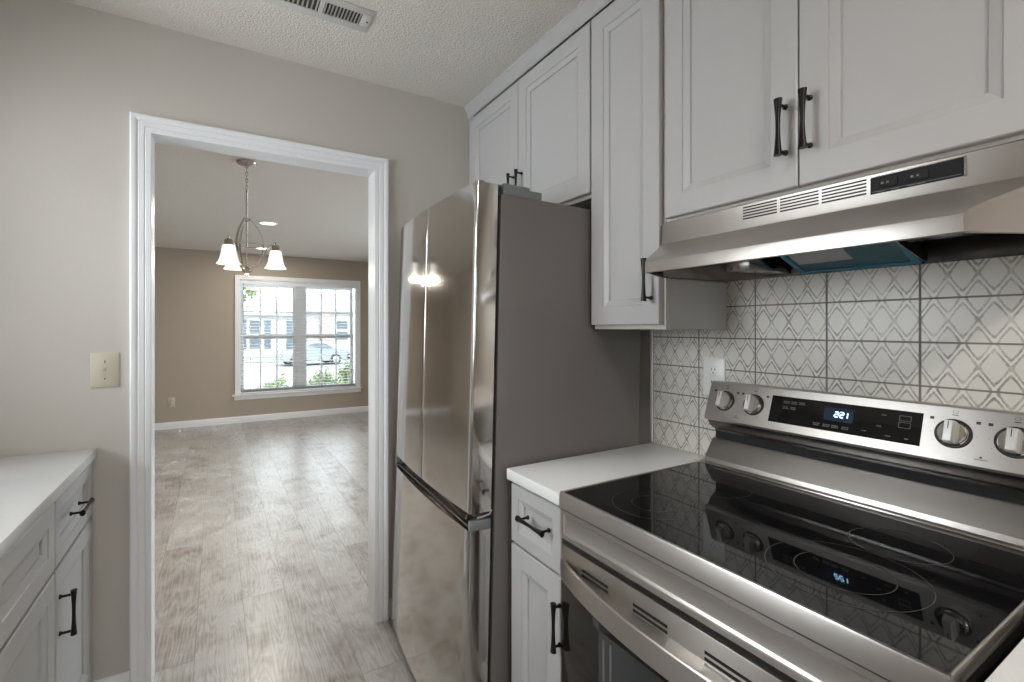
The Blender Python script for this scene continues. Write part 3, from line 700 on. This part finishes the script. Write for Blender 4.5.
# sides: from the front edge to the wall
for j, ys in ((0, H1), (1, H0)):
    bt = hb.verts.new((1.060, ys, 1.4710)); wt = hb.verts.new((1.3535, ys, 1.6275)); wb = hb.verts.new((1.3535, ys, 1.4710))
    for i in range(2, len(FV) - 4):
        hb.faces.new((FV[i][j], FV[i + 1][j], bt))
    hb.faces.new((FV[0][j], FV[1][j], FV[2][j], bt, wb, wt))
    rim = 0.008 * (1 if j else -1)
    a = hb.verts.new((1.060, ys + rim, 1.4710)); b = hb.verts.new((1.3535, ys + rim, 1.4710)); hb.faces.new((bt, wb, b, a))
    c = hb.verts.new((0.934, hp(0.934, 0)[1 - j] + rim, 1.4710)); hb.faces.new((bt, a, c, FV[-4][j]))
tl, tr = FV[0]
bw = [hb.verts.new(p) for p in ((1.3535, H1, 1.6275), (1.3535, H0, 1.6275))]
hb.faces.new((tl, tr, bw[1], bw[0]))
hbody = obj('hood_body', hb, 'steel', hd, smooth=32)
inn = bmesh.new()     # inside of the canopy
top = [(1.00, H0 + 0.05, 1.528), (1.00, H1 - 0.05, 1.528), (1.345, H1 - 0.012, 1.605), (1.345, H0 + 0.012, 1.605)]
low = [(0.936, HL + 0.010, 1.474), (0.936, HR - 0.010, 1.474), (1.345, H1 - 0.010, 1.474), (1.345, H0 + 0.010, 1.474)]
lo2 = [(1.058, H0 + 0.009, 1.474), (1.058, H1 - 0.009, 1.474)]
Tv = [inn.verts.new(p) for p in top]; Lv = [inn.verts.new(p) for p in low]; Sv = [inn.verts.new(p) for p in lo2]
inn.faces.new(Tv); inn.faces.new((Lv[0], Lv[1], Tv[1], Tv[0])); inn.faces.new((Lv[1], Sv[1], Tv[1])); inn.faces.new((Sv[1], Lv[2], Tv[2], Tv[1]))
inn.faces.new((Lv[2], Lv[3], Tv[3], Tv[2])); inn.faces.new((Lv[3], Sv[0], Tv[0], Tv[3])); inn.faces.new((Sv[0], Lv[0], Tv[0]))
obj('inner_shell', inn, 'hood_in', hd, smooth=20)
# blower box, partition plates and lamp socket inside
bl = bmesh.new(); box(bl, 1.16, 1.335, 0.735, 0.800, 1.482, 1.59, 0.003)
obj('blower_box', bl, 'hood_in', hd)
obj('switch_housing', B(1.06, 1.20, 0.30, 0.415, 1.505, 1.56, 0.004), 'hood_in', hd)
obj('partition', prism(bmesh.new(), [(1.335, 1.479), (1.336, 1.592), (1.06, 1.560), (1.06, 1.540)], 'y', 0.4345, 0.4365), 'hood_in', hd)
ls = bmesh.new(); lathe(ls, [(.016, 0), (.018, .03), (.018, .05)], (1.27, 0.855, 1.530), 16, (-0.6, 0.2, 0.2)); obj('lamp_socket', ls, 'white_plastic', hd)
# filter tilted under the blower: film-covered frame, mesh, pale film label
F0, F1 = 0.440, 0.700
def fpt(x, y, out=0.0):
    s = (1.3400 - x); return V((x - out * 0.37, y, 1.4775 + s * 0.385 - out * 0.93))
def fplate(bm, x0, x1, y0, y1, o0, o1): return loft(bm, [[fpt(x, y, o) for x, y in ((x0, y0), (x1, y0), (x1, y1), (x0, y1))] for o in (o0, o1)])
ff = bmesh.new(); fw_ = 0.014
for a in ((1.10, 1.34, F0, F0 + fw_), (1.10, 1.34, F1 - fw_, F1), (1.10, 1.10 + fw_, F0 + fw_, F1 - fw_), (1.34 - fw_, 1.34, F0 + fw_, F1 - fw_)): fplate(ff, *a, -0.004, 0.003)
fo = obj('filter', ff, 'film', hd); fo['label'] = 'grease filter still wrapped in blue film'
obj('filter_mesh', fplate(bmesh.new(), 1.10 + fw_, 1.34 - fw_, F0 + fw_, F1 - fw_, -0.002, 0.0005), 'mesh_filter', fo)
obj('film_label', fplate(bmesh.new(), 1.215, 1.290, 0.555, 0.680, 0.0008, 0.0014), 'paper', fo)
# louvred vents and switch strip on the face plate
for a, b in ((0.607, 0.688), (0.520, 0.600), (0.434, 0.514)):
    s = bmesh.new()
    for k in range(5):
        z = 1.5885 + k * 0.0066; box(s, 1.0593, 1.0603, a, b, z - 0.0016, z + 0.0016)
    obj('vent_slot', s, 'black_gap', hd)
bz = bmesh.new()
for a, b, c, d in ((0.2890, 0.2920, 1.583, 1.6170), (0.2920, 0.4270, 1.6157, 1.6170)): box(bz, 1.0575, 1.0602, a, b, c, d)
st = obj('switch_strip', B(1.0590, 1.0605, 0.2920, 0.4270, 1.5845, 1.6155), 'black_matte', hd)
obj('strip_bezel', bz, 'chrome', st)
for y in (0.399, 0.354):
    sw = obj('rocker_switch', B(1.0565, 1.0592, y - 0.015, y + 0.015, 1.5945, 1.6085, 0.001), 'black_gap', st)
    q = bmesh.new()
    box(q, 1.0560, 1.0566, y + 0.006, y + 0.010, 1.6000, 1.6035); box(q, 1.0560, 1.0566, y - 0.002, y + 0.0015, 1.6000, 1.6035)
    obj('switch_mark', q, 'print', sw)
q = bmesh.new(); box(q, 1.0585, 1.0591, 0.296, 0.424, 1.5880, 1.5888)
for y in (0.410, 0.388, 0.364, 0.350): box(q, 1.0584, 1.0591, y - 0.006, y + 0.006, 1.5866, 1.5874)
obj('strip_print', q, 'print', st)

# ------------------------------------------------------------------ switch, outlets, ceiling register
def wallplate(name, label, cat, c, U, Nn, m, kind, group=None):
    c, U, Nn, Wv = V(c), V(U), V(Nn), V((0, 0, 1)); t = thing(name, label, cat, c, group)
    def pl(bm, w, h, d0, d1, u=0, v=0, tap=0.0):
        return loft(bm, [[c + U * (u + a * (w / 2 - k)) + Wv * (v + b * (h / 2 - k)) + Nn * d for a, b in ((-1, -1), (1, -1), (1, 1), (-1, 1))] for d, k in ((d0, 0), ((d0 + d1) / 2, 0), (d1, tap))])
    P = obj('cover_plate', pl(bmesh.new(), 0.079, 0.122, 0.0, 0.006, tap=0.004), m, t)
    if kind == 'switch':
        obj('toggle_slot', pl(bmesh.new(), 0.011, 0.025, 0.006, 0.0065), 'dark_print' if False else 'cab_in', t)
        tg = bmesh.new(); tube(tg, [c + Nn * 0.004, c + Nn * 0.018 + Wv * 0.009], [.0042, .0032], 8); obj('toggle', tg, m, t)
        vs_ = (0.030, -0.030)
    else:
        for v in (0.0195, -0.0195):
            r = obj('receptacle', pl(bmesh.new(), 0.034, 0.029, 0.006, 0.0075, v=v, tap=0.001), m, t)
            s = bmesh.new(); pl(s, 0.0022, 0.008, 0.0074, 0.0078, u=-0.0063, v=v + 0.004); pl(s, 0.0022, 0.009, 0.0074, 0.0078, u=0.0063, v=v + 0.004); pl(s, 0.004, 0.004, 0.0074, 0.0078, v=v - 0.007)
            obj('prong_slot', s, 'black_gap', r)
        vs_ = (0.0,)
    for v in vs_:
        s = bmesh.new(); lathe(s, [(.0032, .0055), (.0032, .0068), (.0020, .0074)], c + Wv * v, 12, Nn); obj('screw', s, 'nickel' if kind == 'switch' else m, t)
    return t
wallplate('light_switch', 'ivory toggle light switch on the wall left of the doorway', 'light switch', (-0.3375, YF, 1.1835), (1, 0, 0), (0, -1, 0), 'ivory', 'switch')
wallplate('wall_outlet', 'white outlet on the patterned tile behind the range', 'outlet', (XT, 0.9770, 1.1760), (0, -1, 0), (-1, 0, 0), 'white_plastic', 'outlet')
wallplate('wall_outlet', 'ivory outlet low on the living room wall', 'outlet', (-0.522, YR, 0.352), (1, 0, 0), (0, -1, 0), 'ivory', 'outlet')

t = thing('ceiling_vent', 'cream metal air vent in the kitchen ceiling', 'vent', (0.30, 1.755, ZC))
vx0, vx1, vy0, vy1 = 0.105, 0.472, 1.688, 1.824
f = bmesh.new(); bx = 0.034
box(f, vx0, vx1, vy0, vy0 + bx, ZC - 0.006, ZC - 0.0005, 0.002); box(f, vx0, vx1, vy1 - bx, vy1, ZC - 0.006, ZC - 0.0005, 0.002)
box(f, vx0, vx0 + bx, vy0 + bx, vy1 - bx, ZC - 0.006, ZC - 0.0005, 0.002); box(f, vx1 - bx, vx1, vy0 + bx, vy1 - bx, ZC - 0.006, ZC - 0.0005, 0.002)
xm = 0.305; box(f, xm - 0.007, xm + 0.007, vy0 + bx, vy1 - bx, ZC - 0.006, ZC - 0.0005)
obj('vent_frame', f, 'vent', t)
obj('duct_shade', B(vx0 + 0.02, vx1 - 0.02, vy0 + 0.02, vy1 - 0.02, ZC - 0.0012, ZC - 0.0002), 'vent_dark', t)  # thin dark sheet painted as the shade inside the duct opening
for a, b, s in ((vx0 + bx, xm - 0.007, 1), (xm + 0.007, vx1 - bx, -1)):
    n = 11
    for k in range(n):
        x = a + (b - a) * (k + 0.5) / n
        l = bmesh.new(); prism(l, [(x - 0.0035, ZC - 0.0055), (x - 0.0015, ZC - 0.0055), (x + 0.0030, ZC - 0.0015), (x + 0.0010, ZC - 0.0015)], 'y', vy0 + bx, vy1 - bx)
        obj('louver', l, 'vent', t)
for x, y in ((vx1 - 0.012, (vy0 + vy1) / 2), (vx0 + 0.012, (vy0 + vy1) / 2)):
    s = bmesh.new(); lathe(s, [(.0045, 0.0), (.0045, -.0015), (.002, -.003)], (x, y, ZC - 0.006), 12); obj('screw', s, 'nickel', t)

# added kitchen ceiling lamp (unseen, behind the camera; general fill for the room)
t = thing('added_ceiling_light', 'added white round flush ceiling lamp, unseen behind the camera', 'added ceiling light', (0.15, -0.75, ZC))
obj('base', lathe(bmesh.new(), [(.19, 0), (.19, -.02), (.175, -.03)], (0.15, -0.75, ZC - 0.0005), 40), 'white_plastic', t)
obj('diffuser', lathe(bmesh.new(), [(.172, -.028), (.165, -.05), (.13, -.075), (.07, -.09), (.001, -.094)], (0.15, -0.75, ZC), 40), 'shade', t)
disk_lamp('added_ceiling_fill', (0.15, -0.75, ZC - 0.10), 0.17, 28, (1.0, 0.94, 0.88))

# ------------------------------------------------------------------ chandelier
CX, CY = 0.157, 3.487; SZ = 0.95
def cz(z): return 1.3316 + (z - 1.3316) * SZ
t = thing('chandelier', 'brushed nickel three-light chandelier hanging beyond the doorway', 'chandelier', (CX, CY, ZCF))
obj('canopy', lathe(bmesh.new(), [(.060, 0), (.060, -.008), (.054, -.016), (.020, -.022), (.010, -.030), (.010, -.040)], (CX, CY, ZCF), 32), 'nickel', t)
ch = bmesh.new(); z = ZCF - 0.046; k = 0
while z > 2.215:
    ringtorus(ch, (CX, CY, z - 0.010), (1, 0, 0) if k % 2 else (0, 1, 0), (0, 0, 1), 0.0065, 0.0135, 0.0020, 16, 6); z -= 0.0215; k += 1
zc = z
obj('chain', ch, 'nickel', t)
zb, zt = cz(1.712), cz(2.055)
obj('rod', tube(bmesh.new(), [(CX, CY, zc + 0.004), (CX, CY, zc - 0.012), (CX, CY, zc - 0.014), (CX, CY, zb)], [.004, .006, .0048, .0048], 12), 'nickel', t)
obj('top_collar', lathe(bmesh.new(), [(.005, .012), (.020, .008), (.022, 0), (.016, -.008), (.006, -.014)], (CX, CY, zt), 24), 'nickel', t)
obj('bottom_hub', lathe(bmesh.new(), [(.006, .030), (.016, .020), (.030, .008), (.032, 0), (.022, -.010), (.010, -.016), (.011, -.026), (.004, -.034)], (CX, CY, zb), 24), 'nickel', t)
A0 = math.radians(-8)
def arcpts(fn, n): return [fn(i / n) for i in range(n + 1)]
for i in range(3):
    a = A0 + i * 2 * PI / 3; d = V((math.cos(a), math.sin(a), 0)); side = V((-math.sin(a), math.cos(a), 0))
    # cage strap: a flat bowed band from hub to collar
    a2 = a; d2 = d; s2 = side
    st_ = bmesh.new(); rings = []
    for q in range(25):
        u = q / 24; r = 0.020 + 0.074 * math.sin(PI * u) ** 0.85; zz = zb + (zt - zb) * u
        p = V((CX, CY, zz)) + d2 * r; rings.append([p + d2 * 0.0022 + s2 * 0.0065, p + d2 * 0.0022 - s2 * 0.0065, p - d2 * 0.0022 - s2 * 0.0065, p - d2 * 0.0022 + s2 * 0.0065])
    loft(st_, rings); obj('cage_strap', st_, 'nickel', t)
    # arm: sweeps out and up from the hub, bends over to the lamp holder
    R_ = 0.165; zs = cz(1.895)
    P0, P1, P2, P3 = (0.02, zb), (0.135, zb + 0.065), (0.075, zs), (R_, zs)
    ap = []
    for q in range(22):
        u = q / 21; c = [(1 - u) ** 3, 3 * u * (1 - u) ** 2, 3 * u * u * (1 - u), u ** 3]
        r = sum(w_ * p[0] for w_, p in zip(c, (P0, P1, P2, P3))); zz = sum(w_ * p[1] for w_, p in zip(c, (P0, P1, P2, P3)))
        ap.append(V((CX, CY, zz)) + d * r)
    arm = bmesh.new(); rings = []
    for q, p in enumerate(ap):
        tg = (ap[min(q + 1, 21)] - ap[max(q - 1, 0)]).normalized(); nn2 = tg.cross(side)
        rings.append([p + nn2 * 0.003 + side * 0.0085, p + nn2 * 0.003 - side * 0.0085, p - nn2 * 0.003 - side * 0.0085, p - nn2 * 0.003 + side * 0.0085])
    loft(arm, rings); ao = obj('arm', arm, 'nickel', t)
    e = V((CX, CY, zs)) + d * R_
    obj('finial', lathe(bmesh.new(), [(.003, .020), (.006, .014), (.004, .006), (.010, .003), (.010, -.004)], e, 14), 'nickel', ao)
    obj('lamp_holder', lathe(bmesh.new(), [(.006, 0), (.020, -.004), (.023, -.010), (.023, -.030), (.030, -.034), (.030, -.040)], e, 20), 'nickel', ao)
    sp = [(.028, -.034), (.033, -.042), (.0365, -.060), (.040, -.085), (.0445, -.110), (.0525, -.133), (.0635, -.150), (.065, -.152), (.0615, -.150), (.0505, -.131), (.043, -.108), (.0385, -.085), (.035, -.060), (.029, -.040)]
    sh = obj('lamp_shade', lathe(bmesh.new(), sp, e, 32, cap=False), 'shade', t); sh['label'] = 'lit frosted white bell glass shade'
    obj('bulb', lathe(bmesh.new(), [(.010, -.040), (.013, -.060), (.024, -.085), (.024, -.100), (.014, -.118), (.001, -.123)], e, 18), 'lens', sh)
    disk_lamp('chandelier_bulb_light', e + V((0, 0, -0.1535)), 0.055, 6.0, (1.0, 0.92, 0.80))
obj('cage_ring', ringtorus(bmesh.new(), (CX, CY, cz(1.885)), (1, 0, 0), (0, 1, 0), 0.094, 0.094, 0.0022, 48, 6), 'nickel', t)

# recessed lights
def downlight(label, x, y, pw):
    t = thing('recessed_light', label, 'recessed light', (x, y, ZCF), 'recessed lights in the living room ceiling')
    obj('trim_ring', lathe(bmesh.new(), [(.092, 0), (.092, -.004), (.084, -.009), (.074, -.009), (.070, -.004), (.070, 0)], (x, y, ZCF - 0.0003), 36), 'white_plastic', t)
    obj('lens', lathe(bmesh.new(), [(.071, 0), (.071, -.0055), (.03, -.0075), (.001, -.008)], (x, y, ZCF - 0.0003), 32), 'lens', t)
    disk_lamp('recessed_lamp_light', (x, y, ZCF - 0.02), 0.068, pw, (1.0, 0.93, 0.84))
downlight('lit recessed ceiling light to the right of the chandelier rod', 0.430, 5.40, 26)
downlight('lit recessed ceiling light seen through the chandelier cage', 0.505, 7.15, 8)

# ------------------------------------------------------------------ living-room window, blind, view outside
fr = bmesh.new(); y0, y1 = YR - 0.018, YR + 0.004
cx0, cx1, cz0, cz1 = 0.206, 1.926, 0.40, 2.072
box(fr, cx0, cx0 + 0.056, y0, YR, cz0, cz1 - 0.0562); box(fr, cx1 - 0.056, cx1, y0, YR, cz0, cz1 - 0.0562); box(fr, cx0, cx1, y0, YR, cz1 - 0.056, cz1)
for a, b, c, d in ((FX0 - 0.001, FX0 + 0.012, FZ0, FZ1), (FX1 - 0.012, FX1 + 0.001, FZ0, FZ1), (FX0, FX1, FZ1 - 0.012, FZ1 + 0.001), (FX0, FX1, FZ0 - 0.001, FZ0 + 0.012)): box(fr, a, b, YR - 0.002, YR + 0.15, c, d)
box(fr, 0.986, 1.121, YR + 0.06, YR + 0.15, FZ0, FZ1, 0.004)
w2 = struct('window_2', fr, 'window')
obj('window_stool', B(cx0 - 0.035, cx1 + 0.035, YR - 0.050, YR + 0.09, cz0 - 0.028, cz0 - 0.002, 0.006), 'trim', w2)
obj('apron', B(cx0 - 0.01, cx1 + 0.01, YR - 0.016, YR, cz0 - 0.080, cz0 - 0.029, 0.004), 'trim', w2)
for gx0, gx1 in ((0.317, 0.957), (1.150, 1.792)):
    for gz0, gz1, yy in ((1.205, 1.925, YR + 0.105), (0.462, 1.205, YR + 0.080)):
        s = bmesh.new(); k = 0.044
        box(s, gx0 - k, gx0, yy, yy + 0.025, gz0 - 0.03, gz1 + 0.03, 0.002); box(s, gx1, gx1 + k, yy, yy + 0.025, gz0 - 0.03, gz1 + 0.03, 0.002)
        box(s, gx0, gx1, yy, yy + 0.025, gz1, gz1 + 0.034, 0.002); box(s, gx0, gx1, yy, yy + 0.025, gz0 - 0.034, gz0, 0.002)
        so = obj('sash', s, 'window', w2)
        mu = bmesh.new()
        for q in (1, 2):
            xx = gx0 + (gx1 - gx0) * q / 3; box(mu, xx - 0.010, xx + 0.010, yy + 0.006, yy + 0.020, gz0, gz1)
        zz = (gz0 + gz1) / 2; box(mu, gx0, gx1, yy + 0.0062, yy + 0.0198, zz - 0.010, zz + 0.010)
        obj('muntin', mu, 'window', so)
        obj('pane', B(gx0 - 0.005, gx1 + 0.005, yy + 0.011, yy + 0.014, gz0 - 0.005, gz1 + 0.005), 'glass', so)
t = thing('window_blind', 'white horizontal slat blind lowered over the living room window', 'blind', (1.066, YR + 0.03, 2.0))
bx0, bx1 = FX0 + 0.016, FX1 - 0.016
obj('headrail', B(bx0, bx1, YR + 0.004, YR + 0.058, FZ1 - 0.065, FZ1 - 0.013, 0.003), 'blind', t)
sl = bmesh.new(); z = FZ1 - 0.10
while z > 0.475:
    prism(sl, [(YR + 0.008, z - 0.0022), (YR + 0.031, z + 0.0018), (YR + 0.054, z - 0.0012), (YR + 0.054, z - 0.0036), (YR + 0.031, z - 0.0006), (YR + 0.008, z - 0.0046)], 'x', bx0, bx1); z -= 0.043
obj('slats', sl, 'blind', t)
obj('bottom_rail', B(bx0, bx1, YR + 0.008, YR + 0.054, 0.421, 0.455, 0.004), 'rail', t)
cd = bmesh.new()
for x in (bx0 + 0.12, 0.80, 1.33, bx1 - 0.12):
    for yy in (YR + 0.0065, YR + 0.0555): tube(cd, [(x, yy, FZ1 - 0.06), (x, yy, 0.44)], 0.0013, 5)
obj('ladder_cord', cd, 'blind', t)
obj('tilt_wand', tube(bmesh.new(), [(bx0 + 0.03, YR - 0.003, FZ1 - 0.05), (bx0 + 0.032, YR - 0.004, 1.42), (bx0 + 0.032, YR - 0.004, 1.40)], [.004, .004, .006], 8), 'rail', t)

# outside
GZ = -0.83
def ground(name, m, *a): struct(name, B(*a), m)
ground('ground_lawn_near', 'lawn', -30, 40, YR + 0.16, 22, GZ + 0.30, GZ + 0.42)
ground('ground_road', 'asphalt', -60, 80, 22, 36.5, GZ - 0.12, GZ)
ground('ground_lawn_far', 'lawn', -60, 80, 36.5, 80, GZ - 0.10, GZ + 0.02)
# the house across the road, two wings
h = thing('house', 'white house across the road seen through the blinds', 'house', (5, 42, GZ))
obj('wall', B(-6.0, 5.55, 40, 48, GZ, 2.25), 'siding', h)
obj('wall', B(5.56, 16.0, 40.6, 48, GZ, 2.60), 'siding', h)
def roof(x0, x1, y0, y1, z0, z1):
    ym = (y0 + y1) / 2
    return prism(bmesh.new(), [(y0, z0), (y0, z0 + 0.18), (ym, z1), (y1, z0 + 0.18), (y1, z0)], 'x', x0, x1)
obj('roof', roof(-6.4, 5.70, 39.5, 48.5, 2.24, 3.9), 'roof', h)
obj('roof', roof(5.75, 16.4, 40.1, 48.5, 2.60, 4.3), 'roof', h)
def hwin(x0, x1, z0, z1, y, m='window'):
    f = bmesh.new(); k = 0.09
    box(f, x0 - k, x0, y - 0.06, y + 0.01, z0 - k, z1 + k); box(f, x1, x1 + k, y - 0.06, y + 0.01, z0 - k, z1 + k); box(f, x0, x1, y - 0.06, y + 0.01, z1, z1 + k); box(f, x0, x1, y - 0.06, y + 0.01, z0 - k, z0)
    box(f, x0, x1, y - 0.05, y + 0.01, (z0 + z1) / 2 - 0.05, (z0 + z1) / 2 + 0.05)
    fo = obj('window', f, m, h); obj('pane', B(x0, x1, y - 0.03, y + 0.01, z0, z1), 'ext_glass', fo)
hwin(1.95, 2.66, -0.22, 1.90, 40.0)
hwin(8.18, 9.07, 0.36, 1.88, 40.6)
for a in (2.95, 1.35): obj('shutter', B(a, a + 0.42, 39.95, 40.0, -0.20, 1.92, 0.01), 'shutter', h)
obj('front_door', B(4.44, 4.95, 39.94, 40.0, -0.62, 1.95, 0.01), 'shutter', h)
obj('garage_door', B(5.95, 6.88, 40.53, 40.6, GZ + 0.02, 2.0, 0.01), 'siding', h)
obj('brick_pier', B(6.95, 7.65, 40.2, 40.62, GZ, 2.58), 'brick', h)

def car(label, x0, y, L, m, ang, group):
    t = thing('parked_car', label, 'car', (x0, y, GZ), group); t.rotation_euler = (0, 0, ang)
    hw = 0.86
    out = [(-L / 2, 0.35), (-L / 2, 0.62), (-L / 2 + .06, 0.72), (-L * .27, 0.86), (-L * .13, 1.24), (-L * .02, 1.36), (L * .16, 1.36), (L * .33, 0.98), (L / 2 - .05, 0.92), (L / 2, 0.80), (L / 2, 0.35), (L * .40, 0.24), (-L * .40, 0.24)]
    bm = bmesh.new(); rings = []
    for yv, sc in ((-hw, 0.94), (-hw + .10, 1.0), (hw - .10, 1.0), (hw, 0.94)):
        rings.append([(x * (1 if z < 0.9 else 0.5 + 0.5 * sc), yv * (1.0 if z < 0.9 else 0.84), 0.24 + (z - 0.24) * sc) for x, z in out])
    loft(bm, rings); obj('body', bm, m, t, local=True)
    g = bmesh.new()
    for s in (-1, 1): prism(g, [(-L * .20, 0.90), (-L * .115, 1.17), (-L * .01, 1.27), (L * .14, 1.27), (L * .25, 0.98)], 'y', s * hw * 0.86 - 0.03, s * hw * 0.86 + 0.03)
    obj('side_window', g, 'ext_glass', t, local=True)
    for sx in (-L * .31, L * .31):
        for sy in (-hw + .06, hw - .06):
            wv = obj('wheel', lathe(bmesh.new(), [(.20, -.10), (.29, -.10), (.315, -.07), (.315, .07), (.29, .10), (.20, .10)], (sx, sy, 0.315), 24, (0, 1, 0)), 'tyre', t, local=True)
            obj('hubcap', lathe(bmesh.new(), [(.19, -.105), (.19, .105)], (sx, sy, 0.315), 18, (0, 1, 0)), 'chrome', wv, local=True)
    return t
car('silver blue car parked on the road behind the right window', 4.75, 30.5, 3.6, 'car', math.radians(8), 'cars parked outside')
car('cream car parked farther right, at the window edge', 9.15, 35.2, 2.9, 'car2', math.radians(20), 'cars parked outside')

def foliage(c, rad, n, size, seed):
    rnd = random.Random(seed); bm = bmesh.new()
    for _ in range(n):
        d = V((rnd.gauss(0, 1), rnd.gauss(0, 1), rnd.gauss(0, 1))).normalized(); r = rnd.uniform(0.45, 1.0) * (0.85 + 0.25 * math.sin(d.x * 5 + seed) * math.cos(d.z * 4 + d.y * 3))
        p = V(c) + V((d.x * rad[0], d.y * rad[1], d.z * rad[2])) * r
        u = V((rnd.gauss(0, 1), rnd.gauss(0, 1), rnd.gauss(0, 1))).normalized(); v = u.cross(V((rnd.gauss(0, 1), rnd.gauss(0, 1), rnd.gauss(0, 1)))).normalized(); s = size * rnd.uniform(0.6, 1.3)
        bm.faces.new([bm.verts.new(q) for q in (p - u * s, p + v * s * .45, p + u * s, p - v * s * .45)])
    return bm
def shrub(label, x, y, rad, n, m, seed):
    t = thing('garden_shrub', label, 'shrub', (x, y, GZ + 0.42), 'shrubs under the window')
    z0 = GZ + 0.42
    st_ = bmesh.new()
    for k in range(6):
        a = k * PI / 3; tube(st_, [(x, y, z0), (x + math.cos(a) * rad[0] * .3, y + math.sin(a) * rad[1] * .3, z0 + rad[2] * .7), (x + math.cos(a) * rad[0] * .6, y + math.sin(a) * rad[1] * .6, z0 + rad[2] * 1.4)], [.02, .014, .006], 6)
    obj('stem', st_, 'bark', t)
    obj('leaves', foliage((x, y, z0 + rad[2]), rad, n, 0.045, seed), m, t)
shrub('pale green shrub low outside the left half of the window', 0.86, 9.5, (0.36, 0.34, 0.46), 1500, 'leaf2', 3)
shrub('bushy green shrub outside below the silver car', 1.66, 9.3, (0.46, 0.31, 0.52), 2300, 'leaf', 5)
shrub('taller green shrub at the right edge of the window', 2.36, 10.1, (0.36, 0.28, 0.60), 1900, 'leaf', 8)
t = thing('garden_tree', 'leafy tree branch outside the upper left window panes', 'tree', (-0.5, 14.0, GZ + 0.42))
tr_ = bmesh.new(); tube(tr_, [(-0.5, 14, GZ + 0.42), (-0.48, 14, 1.0), (-0.40, 14, 2.2), (-0.2, 14, 3.0)], [.14, .11, .08, .04], 10); tube(tr_, [(-0.45, 14, 1.8), (0.1, 14, 2.3), (0.6, 14, 2.3)], [.05, .03, .012], 8)
obj('trunk', tr_, 'bark', t)
obj('leaves', foliage((0.02, 14, 2.60), (1.15, 0.9, 1.15), 2600, 0.09, 11), 'leaf2', t)
